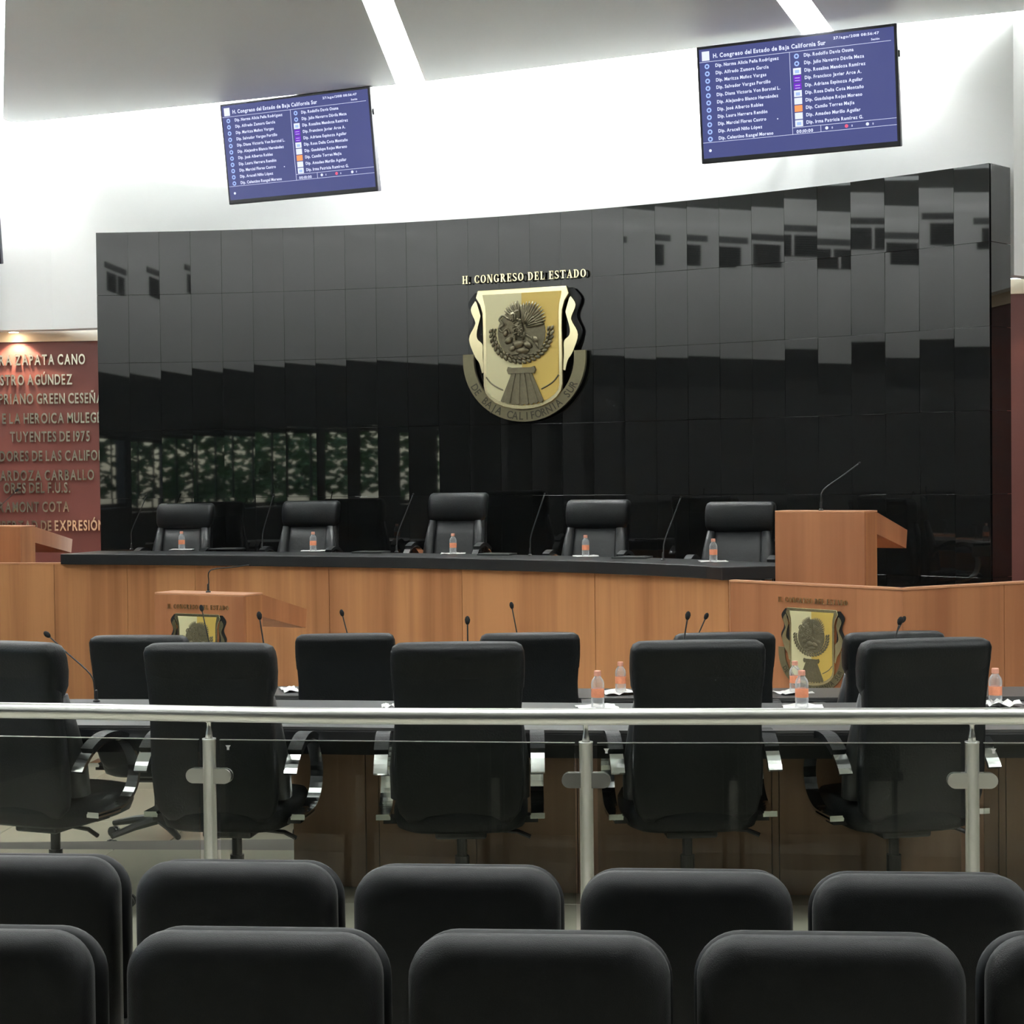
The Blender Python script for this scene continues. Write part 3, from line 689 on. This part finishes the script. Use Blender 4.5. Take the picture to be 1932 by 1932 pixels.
# front panels: curved veneer panels with open joints
dais = thing('wood_panelling', (0, 0, 0), 0, 'curved cherry-wood front of the dais under the black desk top', 'panelling')
def wood_run(parent, line, z0, z1, cuts, m='wood', th=.04, gap=.004):
    """line: dense polyline; cuts: sorted x positions of the joints"""
    def at_x(x):
        for a, b in zip(line, line[1:]):
            if a[0] <= x <= b[0]: t = (x - a[0]) / (b[0] - a[0]); return (x, a[1] + t * (b[1] - a[1]))
        return line[-1] if x > line[-1][0] else line[0]
    for a, b in zip(cuts, cuts[1:]):
        mid = [p for p in line if a + .02 < p[0] < b - .02]
        seg = [at_x(a + gap / 2)] + mid + [at_x(b - gap / 2)]
        c = seg[len(seg) // 2]; mb = MB(); curve_slab(mb, seg, offset(seg, th), z0, z1); mb.xf(Matrix.Translation((-c[0], -c[1], 0)))
        o = mb.build('panel', m, parent); o.location = (c[0], c[1], 0)
dl = offset(interp(FP, 4), .05)
def xcut(px): # joint position on the dais line for an image column
    for a, b in zip(dl, dl[1:]):
        pa = 966 + F * a[0] / a[1]; pb = 966 + F * b[0] / b[1]
        if pa <= px <= pb: return a[0] + (b[0] - a[0]) * (px - pa) / (pb - pa)
wood_run(dais, dl, -.16, dz, [dl[0][0]] + [xcut(p) for p in (-140, 100, 238, 366, 619, 870, 1121)] + [dl[-1][0]])
cl_ = MB(); seg = [p for p in dl if p[0] < FP[1][0] + .02]; curve_slab(cl_, offset(seg, -.004), offset(seg, .05), dz, dz + .012); cl_.build('capping', 'wood_edge', dais)
# right wing: comes forward with the second coat of arms, then turns away
wA = atz(1378, 1098, dz).xy; wB = atz(1703, 1114, dz).xy; wC = atz(1932, 1101, dz).xy; wC = wB + (wC - wB) * 2.0
wing = thing('wood_panelling', (0, 0, 0), 0, 'cherry-wood wing wall right of the dais, bearing a coat of arms', 'panelling')
def flat_panel(parent, a, b, z0, z1, m='wood2', th=.05, gap=.002):
    d = (b - a); L = d.length
    o = MB().box(gap, 0, z0, L - gap, th, z1).build('panel', m, parent); o.location = (a.x, a.y, 0); o.rotation_euler = (0, 0, math.atan2(d.y, d.x)); return o
flat_panel(wing, wA, wB, -.16, dz)
j1 = wB + (wC - wB) * (1893 - 1703) / (1932 - 1703) / 2.0 * 1.0
flat_panel(wing, wB, j1, -.16, dz); flat_panel(wing, j1, wC, -.16, dz)
# slab end to wing joint
flat_panel(wing, Vector(dl[-1]), wA, -.16, dz)
for a, b in ((wA, wB), (wB, wC)):
    d = b - a; o = MB().box(-.005, -.006, dz, d.length + .005, .056, dz + .014, bev=.003).build('capping', 'wood_edge', wing); o.location = (a.x, a.y, 0); o.rotation_euler = (0, 0, math.atan2(d.y, d.x))

# ================================================================== LECTERNS
def lectern(loc, rz, h, label, sx=1.0):
    t = thing('lectern', loc, rz, label, 'lectern')
    w = .69 * sx; hw = w / 2
    MB().box(-hw, -.003, 0, hw, .02, h).build('front_panel', 'wood2', t, bevel=.003)
    MB().box(-hw, .02, 0, -hw + .02, .19, h - .001).build('side_panel', 'wood', t)
    MB().box(hw - .02, .02, 0, hw, .19, h - .001).build('side_panel', 'wood', t)
    MB().box(-hw + .02, .17, 0, hw - .02, .19, h - .12).build('back_panel', 'wood', t)
    MB().box(-hw, -.003, h, hw, .20, h + .012, bev=.003).build('top_cap', 'wood_edge', t)
    s = MB()
    for x in (-hw, hw): 
        x0, x1 = (x, x + .02) if x < 0 else (x - .02, x)
        s.prism([(.19, h), (.69, h - .13), (.67, h - .25), (.19, h - .14)], x0, x1, 'X')
    s.prism([(.19, h + .004), (.69, h - .126), (.685, h - .146), (.19, h - .016)], -hw + .02, hw - .02, 'X')
    s.prism([(.665, h - .13), (.69, h - .13), (.67, h - .25), (.65, h - .246)], -hw + .02, hw - .02, 'X')
    s.prism([(.19, h - .125), (.66, h - .235), (.66, h - .25), (.19, h - .14)], -hw + .02, hw - .02, 'X')
    s.build('reading_desk', 'wood2', t)
    return t
def pitch_to(l, px, py, Y): return aty(px, py, Y)
# right lectern on the platform
a_ = R(-35); c0_ = aty(1462, 962, 11.15); 
ctr = Vector((c0_.x, c0_.y)) + Vector((math.cos(a_), math.sin(a_))) * .345 * .90
lecR = lectern((ctr.x, ctr.y, .41), a_, 1.475 - .41, 'tall wooden lectern on the platform at the right end of the dais', .90)
a2 = R(-27); c2 = aty(292, 1121, 10.9)
ctr2 = Vector((c2.x, c2.y)) + Vector((math.cos(a2), math.sin(a2))) * .345
lecF = lectern((ctr2.x, ctr2.y, -.17), a2, aty(292, 1121, 10.9).z + .17, 'wooden lectern with coat of arms standing in front of the dais', 1.0)
a3 = R(-25); c3 = aty(38, 995, 14.9)
ctr3 = Vector((c3.x, c3.y)) - Vector((math.cos(a3), math.sin(a3))) * .345
lecL = lectern((ctr3.x, ctr3.y, .41), a3, c3.z - .41, 'wooden lectern behind the dais front, cut off by the left edge', 1.0)
# smaller coats of arms: lectern, right wing, left wing
def small_emblem(p, rz, label, s=.43):
    e = copy_tree(EM); e.location = p; e.rotation_euler = (0, 0, rz); e.scale = (s, s * .5, s)
    e['label'] = label; e['category'] = 'emblem'; return e
ep = aty(373, 1229, 10.73); n2 = Vector((math.sin(a2), -math.cos(a2)))
q = (Vector((ep.x, ep.y)) - ctr2); q = ctr2 + Vector((math.cos(a2), math.sin(a2))) * q.dot(Vector((math.cos(a2), math.sin(a2)))) + n2 * .004
small_emblem((q.x, q.y, ep.z), a2, 'small gold coat of arms fixed to the lectern in front of the dais', .42)
wd = (wB - wA).normalized(); wa = math.atan2(wd.y, wd.x)
ep = aty(1535, 1228, 10.42); tq = (Vector((ep.x, ep.y)) - wA).dot(wd); q = wA + wd * tq + Vector((wd.y, -wd.x)) * .004
small_emblem((q.x, q.y, aty(1535, 1228, q.y).z), wa, 'small gold coat of arms on the wooden wing right of the dais', .46)
ep = aty(-62, 1135, dl[2][1]); small_emblem((ep.x, dl[1][1] - .09 + 0.0, ep.z), 0, 'small coat of arms cut off by the left edge, on the dais front', .44)

# ================================================================== CHAIRS
def build_exec():
    t = thing('executive_chair', (0, 0, 0))          # faces +Y; its back is towards -Y
    # backrest shell
    prof = [(.42, .20, .030, -.01), (.46, .232, .042, -.02), (.52, .245, .05, -.03), (.62, .248, .055, -.045), (.75, .244, .055, -.06), (.86, .240, .05, -.075), (.96, .246, .05, -.085), (1.04, .252, .05, -.095), (1.075, .250, .045, -.10)]
    b = MB().loft([superell(w, d, y, z, 4.5, 28, .02) for z, w, d, y in prof]).build('backrest', 'leather', t, smooth=True)
    # headrest roll that wraps over the top
    hp = [(.895, .20, .028, -.05), (.905, .236, .05, -.052), (.94, .25, .068, -.058), (1.0, .254, .078, -.066), (1.05, .254, .080, -.076), (1.08, .252, .080, -.088), (1.10, .244, .07, -.092), (1.112, .225, .045, -.094)]
    MB().loft([superell(w, d, y, z, 4.5, 28, .02) for z, w, d, y in hp]).build('headrest', 'leather', t, smooth=True)
    # front pad between side bolsters
    pp = [(.47, .16, .02, .05), (.50, .19, .035, .045), (.65, .19, .04, .02), (.80, .18, .035, -.005), (.90, .17, .02, -.02)]
    MB().loft([superell(w, d, y, z, 3, 20) for z, w, d, y in pp]).build('back_cushion', 'leather_soft', t, smooth=True)
    for s in (-1, 1):
        MB().tube([(s * .225, .07, .50), (s * .222, .05, .62), (s * .212, .02, .76), (s * .20, -.01, .90)], [.045, .05, .042, .03], 10).build('bolster', 'leather_soft', t, smooth=True)
    MB().loft([superell(w, d, .22, z, 4, 28) for z, w, d in ((.37, .22, .22), (.385, .25, .25), (.42, .262, .262), (.455, .262, .262), (.48, .25, .25), (.49, .21, .21))]).build('seat', 'leather', t, smooth=True)
    for s in (-1, 1):
        arm = thing('armrest', (s * .300, 0, 0)); arm.parent = t
        del_path = interp([(-.045, .610), (-.02, .640), (.04, .685), (.12, .710), (.20, .712), (.27, .685), (.32, .62), (.335, .56), (.31, .49), (.25, .445), (.18, .43), (.05, .43)], 3)
        MB().strip(del_path, .052, .014).build('arm_loop', 'chrome', arm, smooth=False)
        MB().strip(interp([(.02, .683), (.06, .705), (.12, .726), (.19, .727), (.26, .705)], 3), .056, .026).build('arm_pad', 'leather', arm)
        MB().box(-.03 if s > 0 else -.026, .05, .415, .026 if s > 0 else .03, .20, .43).build('arm_bracket', 'chrome', arm)
        MB().box(*((-.11, .08, .395, .0, .16, .418) if s > 0 else (0, .08, .395, .11, .16, .418))).build('arm_support', 'plastic', arm)
    MB().box(-.10, .08, .33, .10, .34, .38, bev=.01).build('mechanism', 'plastic', t)
    MB().tube([(.10, .15, .355), (.22, .13, .35), (.27, .12, .33)], .009, 7).build('lever', 'plastic', t)
    MB().lathe([(.028, .12), (.028, .24), (.02, .24), (.02, .34)], 14, (0, .21, 0)).build('gas_column', 'plastic', t)
    base = MB(); 
    for k in range(5):
        a = 2 * PI * k / 5 + .3; base.tube([(0, .21, .12), (.16 * math.cos(a), .21 + .16 * math.sin(a), .10), (.30 * math.cos(a), .21 + .30 * math.sin(a), .072)], [.03, .022, .015], 8)
    bo = base.build('star_base', 'plastic', t)
    for k in range(5):
        a = 2 * PI * k / 5 + .3
        for s in (-1, 1):
            mt = Matrix.Translation((.30 * math.cos(a), .21 + .30 * math.sin(a), .028)) @ Matrix.Rotation(a, 4, 'Z') @ Matrix.Translation((0, s * .014, 0)) @ Matrix.Rotation(PI / 2, 4, 'X')
            MB().lathe([(.022, -.009), (.028, -.006), (.028, .006), (.022, .009)], 12).xf(mt).build('caster', 'plastic', bo)
    return t
ch0 = build_exec(); used = [False]
def chair(loc, rz, label, group, sc=None):
    o = ch0 if not used[0] else copy_tree(ch0); used[0] = True
    o['category'] = 'chair'; return place(o, loc, rz, label, group, sc)
G1 = 'leather chairs along the near desk'; G2 = 'leather chairs along the far desk'; G3 = 'leather chairs behind the dais desk'
# near row: (px centre, top y, depth, yaw, label)
for px, Y, yaw, lab in ((52, 6.70, -22, 'black leather chair at the near desk, turned right, cut off by left edge'),
                        (416, 6.55, -9, 'black leather chair at the near desk, behind the leftmost railing post'),
                        (864, 6.48, 0, 'black leather chair at the near desk, directly below the coat of arms'),
                        (1307, 6.45, 3, 'black leather chair at the near desk, right of the middle railing post'),
                        (1718, 6.42, 11, 'black leather chair at the near desk, left of the rightmost railing post'),
                        (2200, 6.42, 10, 'black leather chair at the near desk, cut off by the right edge')):
    p = aty(px, 1210, Y + .09); chair((p.x + .09 * math.sin(R(yaw)), Y + .09, 0), R(yaw), lab, G1)
for px, Y, yaw, lab in ((276, 8.75, -6, 'black leather chair at the far desk, left end, in front of the lectern'),
                        (652, 8.72, 2, 'black leather chair at the far desk, second from the left'),
                        (997, 8.65, 2, 'black leather chair at the far desk, third from the left'),
                        (1358, 8.55, 4, 'black leather chair at the far desk, left of the wing coat of arms'),
                        (1668, 8.50, 10, 'black leather chair at the far desk, right of the wing coat of arms')):
    p = aty(px, 1197, Y + .09); chair((p.x + .09 * math.sin(R(yaw)), Y + .09, -.17), R(yaw), lab, G2)
# dais chairs face the room
for px, top, Y, yaw, zs, lab in ((343, 950, 14.74, 180 - 14, 1.0, 'black leather chair behind the dais desk, leftmost of five'),
                             (580, 945, 14.45, 180 - 18, 1.0, 'black leather chair behind the dais desk, second from left'),
                             (858, 930, 13.98, 180 - 22, 1.0, 'taller middle black leather chair behind the dais desk'),
                             (1122, 943, 13.12, 180 - 24, 1.0, 'black leather chair behind the dais desk, second from right'),
                             (1392, 947, 12.32, 180 - 22, 1.0, 'black leather chair behind the dais desk, beside the right lectern')):
    p = aty(px, top, Y); hgt = p.z - .41; chair((p.x, p.y, .41), R(yaw), lab, G3, (1, 1, hgt / 1.112))

# ---- audience seats
def build_seat():
    t = thing('auditorium_seat', (0, 0, 0))       # faces +Y, total height .775
    def rr_outline(w, h, r, z0):
        pts = [(-w, z0), (w, z0)]
        pts += [(w - r + r * math.cos(R(a)), z0 + h - r + r * math.sin(R(a))) for a in range(0, 91, 10)]
        pts += [(-w + r + r * math.cos(R(a)), z0 + h - r + r * math.sin(R(a))) for a in range(90, 181, 10)]
        return pts
    def pad(w, h, r, z0, y0, y1, puff):
        """rounded slab with soft edges: stack of offset outlines from back to front"""
        o = rr_outline(w, h, r, z0); cx, cz = 0, z0 + h / 2; rings = []
        n = 7; 
        for k in range(n + 1):
            a = PI * k / n; ins = puff * (1 - math.sin(a)) ; yy = (y0 + y1) / 2 - (y1 - y0) / 2 * math.cos(a)
            rings.append([Vector((math.copysign(max(abs(x) - ins, 0), x), yy, z - ins * (1 if z > cz else -.3))) for x, z in o])
        mb = MB(); mb.loft(rings); return mb
    pad(.258, .505, .085, .27, -.075, .035, .05).build('back_panel', 'fabric', t, smooth=True)
    pad(.262, .485, .095, .279, .03, .085, .03).build('back_cushion', 'shell', t, smooth=True)
    pad(.235, .36, .06, .30, .085, .155, .03).build('seat', 'fabric', t, smooth=True)
    for s in (-1, 1):
        MB().box(s * .245 - .008, -.01, 0, s * .245 + .008, .05, .34, bev=.003).build('leg', 'plastic', t)
        MB().box(s * .245 - .012, -.03, .30, s * .245 + .012, .18, .34, bev=.006).build('hinge_arm', 'plastic', t)
        MB().box(s * .245 - .02, -.05, 0, s * .245 + .02, .10, .008).build('foot', 'plastic', t)
    return t
st0 = build_seat(); first = True
ris = struct(MB().box(-4, -3, 0, 4.5, 3.62, .07).build('floor_riser', 'tile'))
near = [(-62, 1760), (480, 1765), (1018, 1771), (1569, 1774), (2121, 1775)]
far = [(42, 1620), (446, 1632), (863, 1641), (1296, 1650), (1740, 1656)]
nl = ['nearest-row black seat cut off at the bottom left corner', 'nearest-row black seat, second from left', 'nearest-row black seat in the middle of the bottom edge', 'nearest-row black seat, second from right', 'nearest-row black seat cut off at the bottom right corner']
fll = ['second-row black seat cut off by the left edge', 'second-row black seat in front of the leftmost railing post', 'second-row black seat between the left and middle railing posts', 'second-row black seat right of the middle railing post', 'second-row black seat in front of the rightmost railing post']
for lst, z0, labs, g in ((near, .07, nl, 'nearest row of auditorium seats'), (far, 0, fll, 'second row of auditorium seats')):
    for (px, py), lab in zip(lst, labs):
        p = atz(px, py, z0 + .770)
        o = st0 if first else copy_tree(st0); first = False
        o['category'] = 'seat'; place(o, (p.x, p.y + .03, z0), R(-5), lab, g)

# ================================================================== NEAR AND FAR DESKS
def desk(name, near_px, zt, depth, th, label):
    ln = [tuple(atz(x, y, zt).xy) for x, y in near_px]; d = interp(ln, 4); back = offset(d, depth)
    t = thing(name, (0, 0, 0), 0, label, 'desk')
    mb = MB(); curve_slab(mb, d, back, zt - .012, zt); mb.build('desk_top', 'desk_black', t)
    mb = MB(); curve_slab(mb, offset(d, .0), offset(back, -.0), zt - th, zt - .0122); mb.build('desk_edge', 'desk_edge', t, bevel=.006)
    return t, d
d1, dl1 = desk('long_desk', [(-300, 1366), (140, 1368), (560, 1371), (1100, 1378), (1600, 1378), (2300, 1374)], .74, .80, .06, 'long near desk with black top and wooden panels behind the glass railing')
ml = offset(dl1, .40)
def xcut2(line, px):
    for a, b in zip(line, line[1:]):
        pa = 966 + F * a[0] / a[1]; pb = 966 + F * b[0] / b[1]
        if pa <= px <= pb: return a[0] + (b[0] - a[0]) * (px - pa) / (pb - pa)
wood_run(d1, ml, .0, .68, [xcut2(ml, p) for p in (545, 683, 708, 892, 1084, 1098, 1290, 1452, 1466, 1670, 1882, 1896, 2100)], 'wood_low', .03, .004)
bk = MB(); s1 = [p for p in ml if p[0] > xcut2(ml, 552)]; curve_slab(bk, offset(s1, .032), offset(s1, .045), 0, .68); bk.build('backing', 'desk_edge', d1)
skirt = MB(); curve_slab(skirt, offset(dl1, .06), offset(dl1, .08), .62, .68); skirt.build('apron', 'desk_edge', d1)
for px in (560, -180, 1000, 1500, 1950):
    x = xcut2(ml, px)
    if x is None: continue
    y = [p for p in ml if p[0] <= x][-1][1]; MB().box(x - .02, y + .05, 0, x + .02, y + .09, .68).build('leg', 'plastic', d1)
d2, dl2 = desk('long_desk', [(360, 1312), (700, 1313), (1100, 1317), (1600, 1316), (2300, 1311)], .57, .40, .05, 'long far desk with black top in front of the dais')
ml2 = offset(dl2, .28); wood_run(d2, ml2, -.17, .52, [ml2[0][0] + .2, -.8, 0, .9, 1.8, ml2[-1][0] - .2], 'wood_low', .03, .008)

# ================================================================== GLASS RAILING
rp = [(-700, 1334), (0, 1340), (393, 1347), (700, 1351), (1106, 1352), (1500, 1351.5), (1838, 1351), (2570, 1351)]
RL = [atz(x, y, .95) for x, y in rp]
rail = thing('glass_railing', (RL[4].x, RL[4].y, 0), 0, 'steel handrail on posts with tinted glass sheets between seats and desks', 'railing')
O = Vector((RL[4].x, RL[4].y, 0))
r3 = interp([(p.x, p.y) for p in RL], 4)
MB().tube([Vector((a, b, .95)) - O for a, b in r3], .0275, 20).build('handrail', 'steel', rail, smooth=True)
def on_rail(px):
    for a, b in zip(r3, r3[1:]):
        pa = 966 + F * a[0] / a[1]; pb = 966 + F * b[0] / b[1]
        if pa <= px <= pb: t = (px - pa) / (pb - pa); return Vector((a[0] + (b[0] - a[0]) * t, a[1] + (b[1] - a[1]) * t, 0)), Vector((b[0] - a[0], b[1] - a[1], 0)).normalized()
posts = [-322, 388, 1101, 1832, 2550]; PP = []
for px in posts:
    p, d = on_rail(px); PP.append((p, d)); q = p - O
    po = MB().lathe([(.020, 0), (.0225, .002), (.0225, .862), (.0235, .862), (.0235, .868), (.0, .868)], 20, q, caps=False).build('post', 'steel', rail, smooth=False)
    for f in po.data.polygons: f.use_smooth = len(f.vertices) == 4 and abs(f.normal.z) < .5
    MB().lathe([(.013, .868), (.011, .885), (.0075, .905), (.0075, .920), (.012, .924), (.016, .928)], 14, q).build('saddle', 'steel', po, smooth=True)
    MB().lathe([(.05, 0), (.05, .008), (.026, .012)], 20, q).build('base_flange', 'steel', po)
    ang = math.atan2(d.y, d.x)
    for z in (.742, .20):
        for s in (-1, 1):
            mb = MB(); r_ = .025; out = [(0, z - r_), (.055, z - r_)] + [(.055 + r_ * math.cos(R(a)), z + r_ * math.sin(R(a))) for a in range(-80, 81, 20)] + [(.055, z + r_), (0, z + r_)]
            if s < 0: out = [(-x, zz) for x, zz in out][::-1]
            for y0, y1 in ((-.014, -.005), (.005, .014)): mb.prism([(x + s * .0, zz) for x, zz in out], y0, y1, 'Y', Matrix.Translation(q) @ Matrix.Rotation(ang, 4, 'Z'))
            mb.build('glass_clamp', 'steel', po)
for (a, da), (b, db) in zip(PP, PP[1:]):
    d = b - a; L = d.length; u = d.normalized(); ang = math.atan2(d.y, d.x)
    g = MB().box(.037, -.005, .12, L - .037, .005, .862).build('glass_sheet', 'glass', rail); g.location = a - O; g.rotation_euler = (0, 0, ang)
    e = MB().box(.037, -.005, .862, L - .037, .005, .8645).build('glass_top_edge', 'steel', g)
    st = MB().prism([(.058, .846), (.076, .846), (.071, .838), (.071, .830), (.063, .830), (.063, .838)], -.0062, -.0055, 'Y').build('glass_mark', 'paper', g)

# ================================================================== MICROPHONES, BOTTLES, PAPERS
def mic(base, tip, label, group, mid=None, r=.0035, head=.013, base_r=.016, cat='microphone'):
    t = thing('gooseneck_microphone', base, 0, label, cat, group); b = Vector(base)
    d = Vector(tip) - b
    m_ = Vector(mid) - b if mid is not None else Vector((d.x * .12, d.y * .12, d.z * .42))
    pts = interp([(0, 0, .0), (m_.x * .3, m_.y * .3, m_.z * .45), tuple(m_), tuple(m_ + (d - m_) * .55), tuple(d)], 4)
    MB().lathe([(base_r, 0), (base_r, .006), (base_r * .5, .012), (base_r * .42, .05), (r, .055)], 14).build('base', 'plastic', t)
    MB().tube(pts, r, 7).build('gooseneck', 'plastic', t, smooth=True)
    ax = (Vector(pts[-1]) - Vector(pts[-3])).normalized(); e = Vector(pts[-1])
    MB().tube([e - ax * head * .6, e + ax * head * .1, e + ax * head * 1.1, e + ax * head * 2.0, e + ax * head * 2.4], [head * .45, head * .85, head, head * .7, head * .2], 10).build('capsule', 'mic', t, smooth=True)
    return t
# dais microphones
for bx, by, mx, my, tx_, ty_, lab in ((248, 1037, 249, 1000, 276, 937, 'thin microphone on the dais desk, left of the leftmost chair'),
                              (494, 1038, 497, 1000, 516, 935, 'thin microphone on the dais desk between first and second chairs'),
                              (748, 1042, 751, 1005, 779, 934, 'thin microphone on the dais desk left of the taller chair'),
                              (1000, 1048, 1002, 1010, 1027, 934, 'thin microphone on the dais desk right of the taller chair'),
                              (1251, 1057, 1254, 1020, 1284, 940, 'thin microphone on the dais desk left of the right-end chair')):
    b = atz(bx, by, 1.13); mic(b, aty(tx_, ty_, b.y + .03), lab, 'microphones on the dais desk', aty(mx, my, b.y + .01), .0045, .007)
# lectern microphones
tz = 1.475 + .012; b = aty(1549, 966, ctr.y + .10); b.z = tz
mic(b, aty(1620, 875, b.y + .1), 'long thin microphone on the right lectern', 'lectern microphones', aty(1553, 925, b.y), .0045, .008)
h2 = aty(292, 1121, 10.9).z + .012; b = Vector((ctr2.x, ctr2.y + .09, h2)); b = Vector((aty(393, 1120, b.y).x, b.y, h2))
mic(b, aty(470, 1066, b.y + .12), 'arched microphone on the lectern in front of the dais', 'lectern microphones', aty(397, 1076, b.y), .004, .006)
b = Vector((ctr3.x, ctr3.y + .09, c3.z + .012))
mic(b, b + Vector((.2, .05, .3)), 'microphone on the lectern cut off by the left edge', 'lectern microphones')
# desk microphones: near desk (z .74) and far desk (z .57)
for bx, by, tx_, ty_, z, lab in ((182, 1324, 92, 1200, .74, 'microphone leaning left across the near desk, beside the left-edge chair'),
                             (507, 1324, 490, 1166, .74, 'near-desk microphone, just right of the lectern coat of arms'),
                             (884, 1330, 882, 1175, .74, 'near-desk microphone, above the chair below the coat of arms'),
                             (1280, 1330, 1297, 1166, .74, 'near-desk microphone, left one of the close pair'),
                             (1668, 1330, 1697, 1176, .74, 'near-desk microphone at the right, beside the wing coat of arms')):
    b = atz(bx, by, z); mic(b, aty(tx_, ty_, b.y + .05), lab, 'microphones on the near desk', None, .0035, .0125)
for bx, by, tx_, ty_, z, lab in ((404, 1305, 381, 1151, .57, 'far-desk microphone in front of the lectern'),
                             (672, 1306, 646, 1160, .57, 'far-desk microphone above the second chair from left'),
                             (987, 1308, 966, 1146, .57, 'far-desk microphone, tallest one near the middle'),
                             (1290, 1308, 1331, 1166, .57, 'far-desk microphone, right one of the close pair'),
                             (1655, 1308, 1703, 1172, .57, 'far-desk microphone at the right, overlapping the near one')):
    b = atz(bx, by, z); mic(b, aty(tx_, ty_, b.y + .05), lab, 'microphones on the far desk', None, .0035, .0125)
def build_bottle():
    t = thing('water_bottle', (0, 0, 0))
    MB().lathe([(.0, .002), (.024, .0), (.0275, .004), (.0275, .018), (.0262, .024), (.0275, .030), (.0275, .040), (.0262, .045), (.0262, .082), (.0275, .087), (.0275, .104), (.024, .116), (.0155, .128), (.0125, .133), (.0125, .140)], 20, caps=False).build('body', 'pet', t, smooth=True)
    MB().lathe([(.0268, .045), (.0272, .046), (.0272, .081), (.0268, .082)], 20, caps=False).build('label_band', 'label', t, smooth=True)
    MB().lathe([(.0145, .134), (.0150, .136), (.0150, .152), (.0135, .155), (.0, .155)], 16, caps=False).build('cap', 'cap', t)
    return t
bt0 = build_bottle(); fb = [True]
def bottle(px, py, z, label, group, sc=1.0, dy=0):
    o = bt0 if fb[0] else copy_tree(bt0); fb[0] = False; p = atz(px, py, z); o['category'] = 'bottle'
    place(o, (p.x, p.y, z + .003), random.uniform(0, 6), label, group, (sc, sc, sc)); return p
def napkin(px, py, z, w, d, label, group, rz=0, crumple=.0, mesh_n=6):
    p = atz(px, py, z); mb = MB(); n = mesh_n; random.seed(int(px))
    g = [[mb.bm.verts.new(((i / n - .5) * w, (j / n - .5) * d, .0012 + (random.uniform(0, crumple) if crumple else 0) * (1 if max(abs(i / n - .5), abs(j / n - .5)) > .3 else .1))) for i in range(n + 1)] for j in range(n + 1)]
    for j in range(n):
        for i in range(n): mb.bm.faces.new((g[j][i], g[j][i + 1], g[j + 1][i + 1], g[j + 1][i]))
    r = bmesh.ops.extrude_face_region(mb.bm, geom=list(mb.bm.faces))
    for q_ in r['geom']:
        if isinstance(q_, bmesh.types.BMVert): q_.co.z += .0012
    o = mb.build('paper_napkin', 'paper'); o.location = (p.x, p.y, z); o.rotation_euler = (0, 0, rz); tag(o, label, 'napkin', group); return o
for px, py, lab in ((343, 1037.5, 'leftmost chair'), (591, 1040, 'second chair from the left'), (855, 1045, 'taller middle chair'), (1105, 1050, 'second chair from the right'), (1346, 1060, 'right-end chair')):
    bottle(px, py, 1.13, 'small water bottle on the dais desk before the ' + lab, 'bottles on the dais desk')
    napkin(px, py, 1.13, .19, .17, 'white napkin under the dais bottle before the ' + lab, 'napkins on the dais desk', 0, .006)
bottle(1128, 1337, .74, 'water bottle on the near desk behind the handrail, left of the others', 'bottles on the near desk', 1.03)
bottle(1513, 1337, .74, 'water bottle on the near desk in front of the wing coat of arms', 'bottles on the near desk', 1.03)
bottle(1878, 1333, .74, 'water bottle on the near desk at the right edge', 'bottles on the near desk', 1.03)
bottle(1171, 1307, .57, 'water bottle on the far desk, right of the near-desk bottle', 'bottles on the far desk', 1.05)
bottle(1500, 1306, .57, 'pinkish water bottle on the far desk, partly behind a nearer bottle', 'bottles on the far desk', 1.05)
napkin(1128, 1337, .74, .17, .14, 'white napkin under the left near-desk bottle', 'napkins on the desks', .2, .012)
napkin(1515, 1337, .74, .17, .14, 'white napkin under the near-desk bottle by the wing coat of arms', 'napkins on the desks', -.1, .012)
napkin(1893, 1334, .74, .14, .14, 'white napkin beside the right-edge bottle', 'napkins on the desks', .1, .03)
napkin(1168, 1309, .57, .17, .15, 'white napkin under the left far-desk bottle', 'napkins on the desks', .3, .02)
napkin(1495, 1308, .57, .18, .15, 'white napkin under the far-desk bottle by the wing coat of arms', 'napkins on the desks', .4, .014)
napkin(733, 1337, .74, .06, .08, 'crumpled white paper on the near desk between two chairs', 'loose papers', .1, .02)
napkin(546, 1303, .57, .09, .2, 'white sheet on the far desk left of the second chair', 'loose papers', .3, .015)
for px, py, lab in ((428, 1037, 'left of the second chair'), (700, 1043, 'left of the third chair'), (938, 1047, 'right of the taller chair'), (1193, 1053, 'right of the fourth chair')):
    p = atz(px, py, 1.13); t = thing('voting_pad', (p.x, p.y, 1.13), R(-20), 'slim dark pad lying on the dais desk ' + lab, 'device', 'slim pads on the dais desk')
    MB().box(-.13, -.09, 0, .13, .09, .012, bev=.003).build('body', 'plastic', t); MB().box(-.09, -.06, .012, .09, .08, .0135).build('display', 'desk_black', t)
# outlet dots low on the black wall
# recessed downlight above the left red wall
for k, p in enumerate((aty(26, 626, 16.36), Vector((4.35, 12.84, 0)))):
    t = thing('downlight', (p.x, p.y, 3.145), 0, ('small bright downlight above the left red wall', 'small downlight above the right red wall, outside the frame')[k], 'lamp')
    MB().lathe([(.055, -.012), (.06, -.004), (.06, .01), (.04, .012)], 20).build('trim_ring', 'white', t); MB().lathe([(.04, -.014), (.045, -.010), (.045, -.004)], 18).build('lens', 'lamp', t)
    ld = bpy.data.lights.new('downlight_beam', 'SPOT'); ld.energy = SPOT_W; ld.color = (1, .82, .6); ld.spot_size = R(110); ld.shadow_soft_size = .04
    lo = bpy.data.objects.new('downlight_beam', ld); C.objects.link(lo); lo.parent = t; lo.location = (0, 0, -.03)
